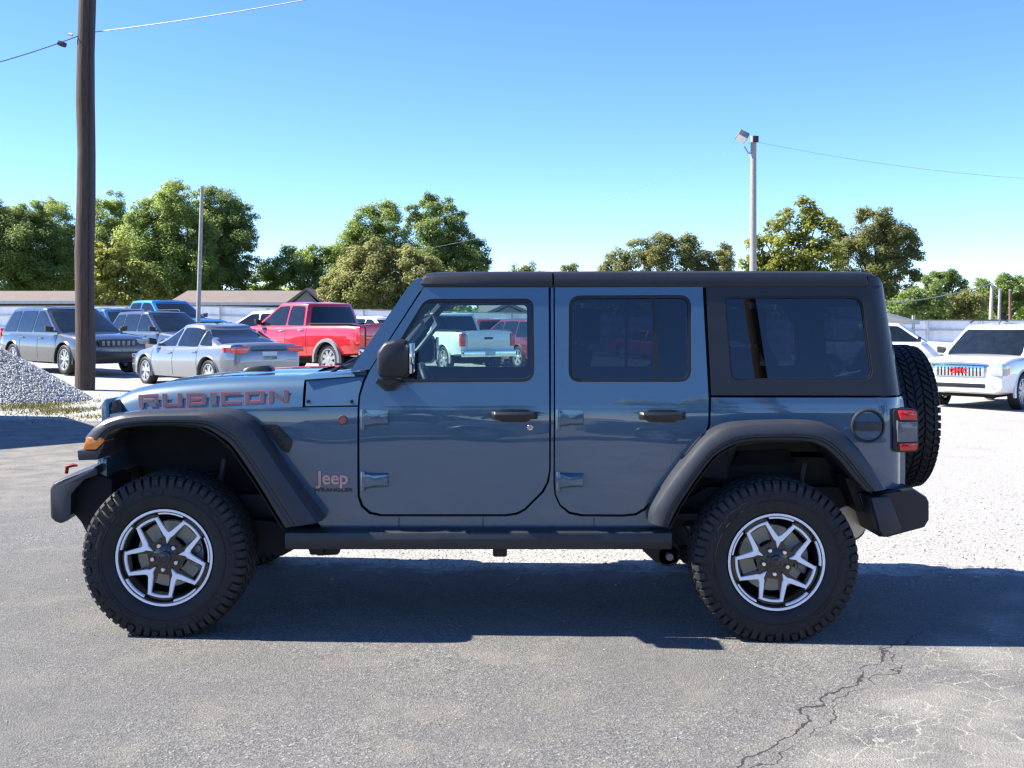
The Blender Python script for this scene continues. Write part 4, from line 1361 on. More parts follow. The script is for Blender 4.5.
# ---- floor, firewall, tail, chassis
def under():
    zf = .58
    xa, xb = UJ(340, 528)[0], UJ(700, 528)[0]
    MB().box(((xa + xb) / 2, 0, zf), (xb - xa, 1.5, .03)).build('floor_pan', M_dark, JEEP)
    MB().box((xb + .58, 0, .86), (1.2, .84, .03)).build('cargo_floor', M_dark, JEEP)
    MB().box((-.98, 0, .92), (.04, 1.44, .66)).build('firewall', M_dark, JEEP)
    MB().box((-1.5, 0, .86), (.95, .66, .50)).build('engine_block', M_frame, JEEP, bevel=.05)
    mb = MB()
    mb.tube([(-1.737, -.70, .40), (-1.737, .70, .40)], .042, 14)
    mb.lathe([(0, -.16), (.09, -.13), (.13, 0), (.09, .13), (0, .16)], 18, 'y', c=(-1.737, .30, .40))
    mb.build('front_axle', M_frame, JEEP)
    mb = MB()
    mb.tube([(1.321, -.70, .38), (1.321, .70, .38)], .045, 14)
    mb.lathe([(0, -.17), (.10, -.14), (.14, 0), (.10, .14), (0, .17)], 18, 'y', c=(1.321, 0, .38))
    mb.build('rear_axle', M_frame, JEEP)
    MB().tube([(-.9, .18, .46), (-.2, .1, .47)], .035, 10).build('driveshaft', M_frame, JEEP)
    MB().tube([(.1, .1, .47), (1.2, 0, .42)], .04, 10).build('driveshaft', M_frame, JEEP)
    MB().box((-.25, .05, .47), (.8, .5, .12)).build('skid_plate', M_frame, JEEP, bevel=.03)
    MB().box((.55, .28, .48), (.9, .36, .16)).build('fuel_tank', M_frame, JEEP, bevel=.04)
    for s in (-1, 1):
        for xw, zz in ((-1.737, .40), (1.321, .38)):
            cs = []
            x0 = xw + (.10 if xw < 0 else -.06)
            for k in range(73):
                t = k / 12 * 2 * math.pi
                cs.append((x0 + .06 * math.cos(t), s * .47 + .06 * math.sin(t), zz + .05 + .33 * k / 72))
            MB().tube(cs, .009, 6).build('coil_spring', M_frame, JEEP)
            mb = MB()
            d = .16 if xw < 0 else .20
            mb.tube([(xw + d * .7, s * .56, zz - .02), (xw + d, s * .54, zz + .22)], .032, 12)
            mb.tube([(xw + d, s * .54, zz + .22), (xw + d * 1.25, s * .52, zz + .45)], .020, 10)
            mb.build('shock_absorber', pm('shock_grey', (.03, .03, .032), .45), JEEP)
        MB().tube([(-1.72, s * .50, .33), (-1.3, s * .48, .38), (-.72, s * .46, .46)], .030, 10).build('control_arm', M_frame, JEEP)
        x, z = UJ(668, 556, w=.55)
        mb = MB().tube([(1.28, s * .52, .31), (1.0, s * .53, .37), (x, s * .54, z + .01)], .032, 10)
        mb.lathe([(0, -.05), (.055, -.05), (.06, -.03), (.06, .03), (.055, .05), (0, .05)], 16, 'y', c=(x, s * .55, z + .01))
        mb.build('control_arm', M_frame, JEEP)
        pts = [UJ(a, c, w=.60) for a, c in ((640, 540), (672, 538), (680, 548), (678, 562), (668, 566), (655, 562), (643, 551))]
        br = MB().prism(pts, s * .54, s * .60).build('arm_bracket', M_frame, JEEP, bevel=.006)
        MB().lathe([(0, .0), (.018, .0), (.022, .008), (.022, .03)], 12, 'y', c=(x, -.63, z + .01)).build('bolt', M_calip, br) if s < 0 else None
        # dark boxes between tyre and rail
        pts = [UJ(a, c, w=.60) for a, c in ((250, 520), (300, 524), (300, 546), (282, 556), (256, 552))]
        MB().prism(pts, s * .40, s * .60).build('splash_shield', M_dark, JEEP)
        pts = [UJ(a, c, w=.60) for a, c in ((306, 543), (340, 543), (338, 555), (318, 556), (309, 552))]
        MB().prism(pts, s * .52, s * .60).build('body_mount_bracket', M_frame, JEEP, bevel=.006)
    x, z = UJ(840, 520, w=.45)
    MB().lathe([(0, -.30), (.09, -.30), (.11, -.27), (.11, .27), (.09, .30), (0, .30)], 20, 'y').build('muffler', M_exh, JEEP, loc=(x + .02, .06 - .30, z))
    MB().tube([(x - .1, -.2, .55), (x - .8, -.25, .5), (-.3, -.3, .46)], .03, 10).build('exhaust_pipe', M_exh, JEEP)
    # rear body underside between liners and bumper
    pts = [UJ(a, c, w=.70) for a, c in ((845, 478), (905, 486), (905, 500), (880, 512), (858, 512))]
    for s in (-1, 1):
        MB().prism(pts, s * .30, s * .70).build('rear_splash_panel', M_frame, JEEP)
        pts2 = [UJ(a, c, w=.66) for a, c in ((855, 491), (861, 491), (875, 512), (862, 513))]
        MB().prism(pts2, s * .69, s * .72).build('splash_bracket', M_plast, JEEP, bevel=.003)
under()

# ---- bumpers
def bumpers():
    prof = [(49, 489), (53, 483), (64, 478), (82, 471.5), (97, 465.5), (99, 474), (86, 478), (76, 488), (71, 494), (70.5, 514), (67, 521.5), (60, 524.5), (54, 522.5), (49.5, 518)]
    P = round_poly([UJ(a, b, w=.80) for a, b in prof], .010, 3)
    cx = sum(p[0] for p in P) / len(P); cz = sum(p[1] for p in P) / len(P)
    rings = []
    for y, sx, sz in ((-.80, .90, .93), (-.795, .95, .965), (-.78, .985, .99), (-.75, 1, 1), (-.55, 1, 1), (0, 1, 1), (.55, 1, 1), (.75, 1, 1), (.78, .985, .99), (.795, .95, .965), (.80, .90, .93)):
        rings.append([(cx + (px - cx) * sx - .06 * (1 - (y / .8) ** 2), y, cz + (pz - cz) * sz) for px, pz in P])
    b = MB().loft(rings).build('front_bumper', M_plast, JEEP, angle=45)
    for s in (-1, 1):
        jprism('frame_horn', [(72, 490), (96, 474), (112, 480), (112, 526), (84, 526), (72, 512)], .40, .70, M_dark, b, side=s, bevel=.01)
        jprism('bumper_bracket', [(97, 458), (107, 458), (107, 482), (98, 479)], .60, .68, M_paint, JEEP, side=s)
        xx, zz = U(70, 468, YC - .42)
        mb = MB()
        mb.tube([(xx - .02, s * .42, zz - .03), (xx - .015, s * .42, zz + .008), (xx + .02, s * .42, zz + .016), (xx + .04, s * .42, zz + .013)], [.010, .012, .010, .006], 10)
        mb.build('tow_hook', M_tow, b)
    xs, zs = UJ(92, 540, w=.6)
    for s in (-1, 1):
        jprism('frame_bracket', [(80, 520), (96, 520), (96, 545), (90, 540)], .45, .62, M_frame, JEEP, side=s)
    prof = [(868, 496), (905, 489.5), (913, 488), (927, 497), (929.5, 502), (929.5, 520), (925, 527.5), (888, 537.5), (880, 537), (874, 520)]
    P = [UJ(a, c, w=.84) for a, c in prof]
    cx = sum(p[0] for p in P) / len(P); cz = sum(p[1] for p in P) / len(P)
    rings = []
    for y, sx in ((-.845, .95), (-.83, 1), (-.5, 1.04), (.5, 1.04), (.83, 1), (.845, .95)):
        rings.append([(cx + (px - cx) * sx, y, cz + (pz - cz) * (sx if sx < 1 else 1)) for px, pz in P])
    b = MB().loft(rings).build('rear_bumper', M_blk if False else M_top, JEEP, angle=25)
    for s in (-1, 1):
        jprism('bumper_end', [(871, 497.5), (890, 496.5), (902.5, 528), (900, 532), (884, 537), (880, 531)], .80, .90, M_plast, b, side=s, bevel=.012)
bumpers()

# ---- fuel cap, tail lights, mirrors
def small_parts():
    x, z = UJ(868, 426)
    y = -hw(x, z)
    c = MB().lathe([(0, .006), (.070, .006), (.074, -.004), (.080, -.012), (.086, -.010), (.090, .004), (.09, .02)], 40, 'y').build('fuel_door', M_plast, JEEP, loc=(x, y, z))
    MB().prism(round_poly([(-.068, -.024), (.068, -.024), (.068, .020), (-.068, .020)], .006), -.010, .004).build('grip', M_plast, c, bevel=.004)
    for s in (-1, 1):
        h = jprism('tail_light', round_poly([(893.5, 411), (896, 408.5), (916, 409), (918.5, 412), (918.5, 449), (916, 452), (897, 452.5), (893.5, 449)], 2.0), .50, .80, M_blk, JEEP, side=s, bevel=.010)
        jprism('lens', [(898.5, 410.5), (916.5, 411), (917.8, 420.5), (901, 420)], .60, .812, M_redlens, h, side=s, bevel=.006)
        jprism('lens', [(899.5, 443.5), (917.8, 442.5), (917.3, 449.5), (915.5, 450.5), (900, 451)], .60, .812, M_redlens, h, side=s, bevel=.006)
        jprism('lamp_cover', [(897.5, 420.5), (900, 422.5), (917.5, 422), (917.5, 441.5), (900, 442.2), (897.8, 442)], .60, .816, M_smoke, h, side=s, bevel=.007)
        # mirror
        prof = round_poly([(377, 352), (384, 342), (396, 338.8), (407, 340.5), (411, 350), (411.5, 371), (406, 378), (380, 378.5), (376.5, 371)], 3)
        P = [UJ(a, b, w=.95) for a, b in prof]
        cx = sum(p[0] for p in P) / len(P); cz = sum(p[1] for p in P) / len(P)
        rings = []
        for yy, sc in ((.80, .86), (.83, .97), (.88, 1), (.93, .992), (.965, .965), (.982, .90), (.990, .78)):
            rings.append([(cx + (px - cx) * sc, s * yy, cz + (pz - cz) * sc) for px, pz in P])
        m = MB().loft(rings).build('side_mirror', M_plast if False else M_top, JEEP, angle=40)
        xr = max(p[0] for p in P)
        MB().box((xr + .001, s * .92, cz), (.012, .17, .15)).build('mirror_glass', pm('mirror_glass', (.75, .78, .8), .02, metal=1), m, bevel=.004)
        rings = []
        for yy, q in ((.75, [(375, 379), (400, 379), (400, 384), (392, 391.5), (384, 391.5), (374, 383)]), (.80, [(375, 379), (400, 379), (400, 384), (392, 391), (384, 391), (374, 383)]), (.92, [(379, 377.5), (398, 377.5), (398, 380), (393, 384), (386, 384), (379, 380)])):
            rings.append([(UJ(a, b, w=.84)[0], s * yy, UJ(a, b, w=.84)[1]) for a, b in q])
        MB().loft(rings).build('mirror_arm', M_blk, m, bevel=.006)
small_parts()

# ---- cabin
def cabin():
    def seat(x, y, rear=False):
        s = None
        w = .50
        mb = MB()
        mb.loft([[(x - .30, y - w / 2 + .03, .92), (x - .30, y + w / 2 - .03, .92), (x - .30, y + w / 2 - .03, .78), (x - .30, y - w / 2 + .03, .78)],
                 [(x + .20, y - w / 2, .90), (x + .20, y + w / 2, .90), (x + .20, y + w / 2, .74), (x + .20, y - w / 2, .74)]])
        mb.loft([[(x + .16 + (z - .85) * .30 - t, y - ww, z), (x + .16 + (z - .85) * .30 - t, y + ww, z), (x + .16 + (z - .85) * .30 + t, y + ww, z), (x + .16 + (z - .85) * .30 + t, y - ww, z)] for z, ww, t in ((.80, .23, .06), (1.0, .25, .075), (1.3, .24, .065), (1.44, .17, .05))])
        s = mb.build('seat', M_seat, JEEP, bevel=.03, seg=3)
        mb = MB()
        mb.box((x + .375, y, 1.56), (.10, .26, .19))
        for q in (-.07, .07):
            mb.tube([(x + .35, y + q, 1.42), (x + .37, y + q, 1.5)], .008, 6)
        mb.build('headrest', M_seat, s, bevel=.02)
    for y in (-.36, .36):
        seat(.05, y)
        seat(.95, y * 1.0)
    mb = MB()
    mb.loft([[(-.95, y, 1.22), (-.72, y, 1.26), (-.58, y, 1.20), (-.55, y, 1.02), (-.70, y, .92), (-.95, y, .92)] for y in (-.70, .70)])
    d = mb.build('dashboard', M_dash, JEEP, bevel=.02)
    ring = []
    c = Vector((-.42, -.36, 1.18))
    ax = Matrix.Rotation(R(-25), 3, 'Y')
    for k in range(33):
        t = 2 * math.pi * k / 32
        ring.append(c + ax @ Vector((0, .185 * math.cos(t), .185 * math.sin(t))))
    mb = MB().tube(ring, .015, 8, cap=False)
    for t in (0, math.pi, -math.pi / 2):
        mb.tube([c + ax @ Vector((-.02, 0, 0)), c + ax @ Vector((0, .18 * math.cos(t), .18 * math.sin(t)))], .014, 6)
    mb.tube([c + ax @ Vector((-.02, 0, 0)), c + ax @ Vector((-.22, 0, -.03))], .03, 8)
    mb.build('steering_wheel', M_blk, d)
    # roll bars
    for s in (-1, 1):
        mb = MB()
        mb.tube([(-.40, s * .56, 1.72), (.10, s * .58, 1.75), (.95, s * .58, 1.75), (1.45, s * .58, 1.70), (1.72, s * .60, 1.20), (1.74, s * .60, .9)], .036, 10)
        mb.tube([(.22, s * .60, 1.73), (.24, s * .66, 1.3), (.24, s * .68, .7)], .036, 10)
        mb.tube([(-.42, s * .57, 1.71), (-.78, s * .64, 1.32), (-.9, s * .66, 1.1)], .030, 8)
        mb.build('roll_bar', M_seat, JEEP)
        # grab handle on the windshield pillar
        mb = MB().tube([(-.66, s * .60, 1.38), (-.60, s * .58, 1.40), (-.47, s * .56, 1.56), (-.50, s * .57, 1.63), (-.56, s * .59, 1.62)], .016, 8)
        mb.build('grab_handle', pm('handle_grey', (.16, .17, .18), .5), JEEP)
    MB().box((-.5, 0, 1.66), (.03, .24, .07)).build('rear_view_mirror', M_blk, JEEP, bevel=.01)
    for s in (-1, 1):
        MB().box((-.40, s * .34, 1.74), (.17, .38, .02)).build('sun_visor', M_seat, JEEP, bevel=.006)
    MB().box((.6, 0, 1.79), (1.9, 1.26, .02)).build('headliner', M_seat, JEEP)
    MB().box((1.40, 0, 1.05), (.9, 1.2, .04)).build('cargo_shelf', M_dark, JEEP)
cabin()

# ---- wheels
def wheel_meshes():
    Rt, W = .408, .285
    rng = random.Random(4)
    tb = MB()
    h = W / 2
    # carcass
    prof = [(.236, -h + .030), (.250, -h + .012), (.268, -h + .004), (.290, -h - .002), (.315, -h - .004), (.342, -h - .002), (.366, -h + .008), (.384, -h + .026), (.394, -h + .05), (.3965, 0),
            (.394, h - .05), (.384, h - .026), (.366, h - .008), (.342, h + .002), (.315, h + .004), (.290, h + .002), (.268, h - .004), (.250, h - .012), (.236, h - .030), (.225, h - .06), (.225, -h + .06)]
    tb.lathe(prof, 96, 'y', close=True)
    def blk(t0, t1, y0, y1, r0, r1, sk=0.0, dr=0.0):
        """tread block between angles t0..t1 and widths y0..y1"""
        vs = []
        for r_, q in ((r0, 0), (r1, .0022)):
            for (t, y) in ((t0, y0), (t1, y0), (t1, y1), (t0, y1)):
                tt = t + sk * (y - (y0 + y1) / 2) + (q / .4 if t == t0 else -q / .4)
                yy = y + (q if y == y0 else -q)
                rr_ = r_ - (dr if (y == y1 and dr > 0) or (y == y0 and dr < 0) else 0) * 1.0 * (1 if dr > 0 else -1)
                vs.append((rr_ * math.cos(tt), yy, rr_ * math.sin(tt)))
        tb.add(vs, [(4, 5, 6, 7), (0, 1, 5, 4), (1, 2, 6, 5), (2, 3, 7, 6), (3, 0, 4, 7)])
    n = 58
    st = 2 * math.pi / n
    for k in range(n):
        t = k * st
        j = rng.uniform(-.004, .004)
        for (y0, y1, ph, sk, ln) in ((-.042, -.004, 0.0, 2.2, .74), (.004, .042, .5, -2.2, .74), (-.094, -.050, .30, -2.0, .72), (.050, .094, .78, 2.0, .72)):
            a = t + ph * st + j
            blk(a, a + st * ln, y0, y1, .390, .4075, sk)
        for s in (-1, 1):
            a = t + (.1 if s < 0 else .55) * st
            long = k % 3 != 0
            # shoulder lug: over the edge and down the side wall
            yo = h - .008
            blk(a, a + st * .76, *( (-yo, -.100) if s < 0 else (.100, yo)), .380, .404, 0.0, .010 * s)
            d = .044 if long else .026
            vs = []
            for (r_, y_) in ((.400, yo - .004), (.386, h + .001), (.384 - d, h + .0035), (.384 - d, h - .004), (.378, h - .03)):
                for tt in (a + .04 * st, a + st * .72):
                    vs.append((r_ * math.cos(tt), s * y_, r_ * math.sin(tt)))
            tb.add(vs, [(0, 1, 3, 2), (2, 3, 5, 4), (4, 5, 7, 6), (0, 2, 4, 6, 8), (1, 9, 7, 5, 3)])
    # side wall ribs (raised ring with short bars)
    for s in (-1, 1):
        tb.lathe([(.300, s * (h + .001)), (.302, s * (h + .0065)), (.306, s * (h + .0065)), (.308, s * (h + .001))], 96, 'y')
        for k in range(40):
            if k % 10 > 6: continue
            t = k * 2 * math.pi / 40
            vs = []
            for r_ in (.316, .334):
                for tt in (t, t + .06 + .04 * (k % 3)):
                    for yy in (h + .000, h + .0065):
                        vs.append((r_ * math.cos(tt), s * yy, r_ * math.sin(tt)))
            tb.add(vs, [(1, 3, 7, 5), (0, 1, 5, 4), (2, 6, 7, 3), (0, 2, 3, 1), (4, 5, 7, 6)])
    tyre = tb.mesh('tyre', angle=32)
    Rr = .2415
    yf = -h + .030                         # machined face plane (outer side is -y)
    rb_ = MB()
    rb_.lathe([(.243, -h + .026), (.240, -h + .018), (.226, -h + .020), (.218, -h + .045), (.205, -h + .09), (.195, .02), (.205, .10), (.235, h - .03)], 72, 'y')
    rb_.lathe([(0, -h + .115), (.09, -h + .115), (.10, -h + .14), (0, -h + .14)], 32, 'y')
    # black spoke pockets: five wide arms
    def polar(r, deg): return (r * math.cos(R(deg)), r * math.sin(R(deg)))
    axes = [82 + 72 * k for k in range(5)]
    for a in axes:
        b = a + 36
        p = [polar(.060, b - 44), polar(.102, b - 33), polar(.214, b - 17), polar(.2225, b - 9), polar(.2225, b + 9), polar(.214, b + 17), polar(.102, b + 33), polar(.060, b + 44)]
        hole = [polar(.094, b - 19), polar(.187, b - 13.4), polar(.187, b + 13.4), polar(.094, b + 19)]
        tri = tessellate_polygon([[Vector((*q, 0)) for q in p], [Vector((*q, 0)) for q in hole]])
        P = p + hole
        nP = len(P)
        y0, y1 = yf + .014, yf + .045
        vs = [(x, y0, z) for x, z in P] + [(x, y1, z) for x, z in P]
        fs = [tuple(t) for t in tri] + [tuple(nP + i for i in reversed(t)) for t in tri]
        for lo, hi in ((0, len(p)), (len(p), nP)):
            m_ = hi - lo
            for i in range(m_):
                i2 = (i + 1) % m_
                fs.append((lo + i, lo + i2, nP + lo + i2, nP + lo + i))
        rb_.add(vs, fs)
    rb_.lathe([(0, yf + .004), (.034, yf + .004), (.060, yf + .012), (.075, yf + .020), (.078, yf + .05), (0, yf + .05)], 40, 'y')
    rimb = rb_.mesh('rim', angle=30)
    # machined silver: lip ring, thick lip arcs, V spokes and outer bars
    sb = MB()
    sb.lathe([(.2425, yf - .010), (.2425, yf - .014), (.2318, yf - .015), (.2300, yf - .010), (.2300, yf + .010)], 96, 'y')
    def plate(poly, y=yf, t=.016):
        n_ = len(poly)
        ins = inset_poly(poly, .0018)
        vs = [(x, y + t, z) for x, z in poly] + [(x, y + .003, z) for x, z in poly] + [(x, y, z) for x, z in ins]
        fs = []
        for q in (0, n_):
            fs += [(q + i, q + (i + 1) % n_, q + n_ + (i + 1) % n_, q + n_ + i) for i in range(n_)]
        for t_ in tessellate_polygon([[Vector((x, z, 0)) for x, z in ins]]):
            fs.append(tuple(2 * n_ + i for i in t_))
        sb.add(vs, fs)
    def arc(r, a0, a1, n_=8): return [polar(r, a0 + (a1 - a0) * i / n_) for i in range(n_ + 1)]
    for a in axes:
        plate(arc(.2325, a - 17.5, a + 17.5) + list(reversed(arc(.2165, a - 16, a + 16))), yf - .008, .02)
        # V with solid root
        V = [polar(.066, a), polar(.100, a + 6.5), polar(.112, a + 12.5), polar(.200, a + 23.4)] + [polar(.200, a + 18.4)] + [polar(.134, a + 5.0), polar(.126, a), polar(.134, a - 5.0), polar(.200, a - 18.4), polar(.200, a - 23.4), polar(.112, a - 12.5), polar(.100, a - 6.5)]
        plate(V)
        b = a + 36
        plate(arc(.2045, b - 18.6, b + 18.6) + list(reversed(arc(.1915, b - 14.0, b + 14.0))), yf - .0004, .016)
    spokes = sb.mesh('spoke_face', angle=30)
    nb = MB()
    for a in axes:
        c = polar(.063, a + 36)
        nb.lathe([(0, -.012), (.009, -.011), (.0135, -.004), (.0135, .012)], 12, 'y', c=(c[0], yf + .004, c[1]))
    nuts = nb.mesh('lug_nuts')
    hc = MB().lathe([(0, yf - .010), (.024, yf - .010), (.030, yf - .006), (.032, yf + .01)], 32, 'y').mesh('hub_cap')
    hr = MB().lathe([(.0245, yf - .0115), (.0275, yf - .011), (.0285, yf - .006)], 32, 'y').mesh('hub_ring')
    db = MB().lathe([(.06, -.02), (.165, -.02), (.168, -.015), (.168, .01), (.06, .01)], 48, 'y').mesh('brake_disc')
    cb = MB()
    for (d0, d1) in ((-26, 30),):
        pr = arc(.178, d0, d1) + list(reversed(arc(.115, d0 + 4, d1 - 4)))
        cb.prism(pr, -.052, .05)
        for q in (-12, 12):
            c = polar(.147, q)
            cb.lathe([(0, -.062), (.022, -.062), (.025, -.052)], 14, 'y', c=(c[0], 0, c[1]))
    calip = cb.mesh('brake_caliper', bevel=.004)
    ds = MB().lathe([(0, .03), (.17, .03), (.19, .036), (.212, .05), (.212, .056), (0, .05)], 40, 'y').mesh('dust_shield')
    return tyre, rimb, spokes, nuts, hc, hr, db, calip, ds
TY, RB, SP, NU, HC, HR_, DB, CA, DS = wheel_meshes()
def jwheel(x, y, z, rz=0.0, spin=0.0, brake=True, name='wheel'):
    w = empty(name, (x, y, z), 0, JEEP)
    w.rotation_euler = (0, 0, rz)
    spn = Matrix.Rotation(spin, 3, 'Y').to_euler()
    for nm, me, mt in (('tyre', TY, M_tyre), ('rim', RB, M_rimblk), ('spoke_face', SP, M_silver), ('lug_nuts', NU, M_chrome), ('hub_cap', HC, M_rimblk), ('hub_ring', HR_, M_letg)):
        o = obj(nm, me, mt, w); o.rotation_euler = spn
        if nm == 'tyre': o.scale = (1.02, 1, 1.02)
    if brake:
        obj('brake_disc', DB, M_brake, w); obj('brake_caliper', CA, M_calip, w); obj('dust_shield', DS, M_dark, w)
    return w
h_ = .285 / 2
ytr = YC - (5.495 + h_ + .004)
jwheel(-1.737, -ytr, .406)
jwheel(1.321, -ytr, .384, spin=R(-1))
jwheel(-1.737, ytr, .406, rz=math.pi)
jwheel(1.321, ytr, .384, rz=math.pi)
sx_ = 2.348 - h_
sp = jwheel(sx_, 0, 1.035, rz=math.pi / 2, brake=False, name='spare_wheel')
MB().box((sx_ - .22, 0, 1.05), (.30, .30, .30)).build('spare_carrier', M_frame, JEEP, bevel=.03)
MB().box((2.06, 0, 1.50), (.05, .3, .06)).build('brake_light', M_blk, JEEP, bevel=.01)

# ------------------------------------------------------------------ parked vehicles
M_glassd = pm('car_glass', (0.010, 0.014, 0.018), 0.03, coat=.0, spec=.55, var=.3)
M_alloy = pm('alloy_grey', (0.42, 0.43, 0.44), 0.3, metal=.55)
M_arch = pm('wheel_well', (0.008, 0.008, 0.008), .9)
M_head = pm('head_lamp', (.34, .38, .38), .1, coat=1, metal=.2, var=.3, nscale=14)
M_plate = pm('plate_white', (.45, .52, .55), .4)
M_grill = pm('grille_black', (.012, .012, .013), .3)

def car_wheel(Rt, W, style, nsp=5):
    key = (Rt, W, style, nsp)
    if key in car_wheel.cache: return car_wheel.cache[key]
    h = W / 2; rr = Rt * .68
    t = MB().lathe([(rr, -h + .02), (rr + .02, -h), (Rt - .05, -h - .004), (Rt - .015, -h + .02), (Rt, -h + .05), (Rt, h - .05), (Rt - .015, h - .02), (rr + .02, h), (rr, h - .02)], 40, 'y', close=True).mesh('tyre', angle=35)
    r = MB()
    r.lathe([(rr + .006, -h + .012), (rr - .012, -h + .008), (rr - .025, -h + .03), (rr - .05, -h + .10), (rr - .05, h - .03)], 36, 'y')
    for k in range(nsp):
        a = 2 * math.pi * k / nsp + .3
        for da in ((-.10, .10) if style == 'twin' else (0,)):
            wd = .028 if style == 'twin' else .05
            c, s = math.cos(a + da), math.sin(a + da)
            c2, s2 = math.cos(a + da * 2.2), math.sin(a + da * 2.2)
            p0, p1 = (c * .05, s * .05), (c2 * (rr - .02), s2 * (rr - .02))
            nx, nz = -s, c
            y = -h + .025
            vs = []
            for (px_, pz_), w_, yy in ((p0, wd * 1.0, y), (p1, wd * .8, y + .005)):
                vs += [(px_ + nx * w_, yy, pz_ + nz * w_), (px_ - nx * w_, yy, pz_ - nz * w_), (px_ - nx * w_, yy + .03, pz_ - nz * w_), (px_ + nx * w_, yy + .03, pz_ + nz * w_)]
            r.add(vs, [(0, 1, 5, 4), (1, 2, 6, 5), (3, 0, 4, 7)])
    r.lathe([(0, -h + .015), (.05, -h + .018), (.07, -h + .035)], 16, 'y')
    r.lathe([(0, -h + .10), (rr * .7, -h + .10)], 24, 'y')
    rm = r.mesh('rim', angle=35)
    car_wheel.cache[key] = (t, rm)
    return t, rm
car_wheel.cache = {}

def lerp_tab(tab, x):
    if x <= tab[0][0]: return tab[0][1:]
    for a, b in zip(tab[:-1], tab[1:]):
        if x <= b[0]:
            t = (x - a[0]) / (b[0] - a[0])
            return tuple(a[i] + (b[i] - a[i]) * t for i in range(1, len(a)))
    return tab[-1][1:]

SPEC = {
 # stations: (x, z top, half width at the shoulder, z bottom); cabin: base rear/front x, roof rear/front x, belt z, roof z, base half, roof half
 'suv': dict(L=4.85, W=.97, wb=2.92, Rt=.385, st=[(-2.40, .98, .80, .48), (-2.36, 1.02, .86, .40), (-2.2, 1.06, .93, .32), (-1.5, 1.08, .965, .27), (0, 1.06, .97, .26), (1.0, 1.05, .965, .26), (1.15, 1.06, .955, .26), (1.9, 1.0, .94, .27), (2.20, .95, .89, .30), (2.36, .88, .82, .34), (2.42, .72, .74, .40)],
             cab=(-2.30, 1.22, -1.98, .22, 1.04, 1.735, .90, .70), win=[(-1.98, -1.30), (-1.24, -.36), (-.30, .60)], nose='suv'),
 'sedan': dict(L=4.88, W=.925, wb=2.82, Rt=.335, st=[(-2.42, .72, .70, .45), (-2.38, .90, .76, .36), (-2.30, .985, .80, .30), (-1.9, 1.0, .86, .26), (-1.4, .97, .91, .22), (0, .92, .925, .20), (.9, .90, .92, .20), (1.25, .89, .90, .20), (1.9, .80, .86, .22), (2.25, .71, .77, .24), (2.40, .62, .66, .28), (2.45, .50, .58, .32)],
               cab=(-1.95, 1.30, -.85, .28, .90, 1.425, .83, .58), win=[(-1.42, -.95), (-.90, -.02), (.05, .98)], nose='sedan'),
 'pickup': dict(L=5.75, W=1.0, wb=3.57, Rt=.41, st=[(-2.98, 1.20, .94, .62), (-2.95, 1.30, .965, .55), (-2.5, 1.32, .985, .52), (-1.0, 1.31, .99, .45), (0, 1.28, .99, .42), (1.2, 1.26, .985, .42), (1.4, 1.27, .97, .42), (2.2, 1.22, .955, .45), (2.55, 1.17, .93, .48), (2.72, 1.05, .88, .52), (2.77, .85, .84, .55)],
                cab=(-.98, 1.42, -.86, .62, 1.25, 1.90, .92, .74), win=[(-.82, -.09), (-.02, .92)], nose='pickup'),
 'wagon': dict(L=5.12, W=1.0, wb=2.95, Rt=.40, st=[(-2.55, 1.0, .90, .50), (-2.5, 1.1, .95, .42), (-2.3, 1.16, .985, .36), (-1.5, 1.18, 1.0, .33), (0, 1.17, 1.0, .32), (1.1, 1.16, .995, .32), (1.3, 1.18, .985, .32), (1.9, 1.15, .97, .34), (2.3, 1.10, .95, .36), (2.48, 1.03, .92, .38), (2.54, .80, .90, .42)],
               cab=(-2.45, 1.35, -2.25, .45, 1.15, 1.88, .93, .74), win=[(-2.15, -1.42), (-1.35, -.42), (-.35, .75)], nose='wagon'),
}

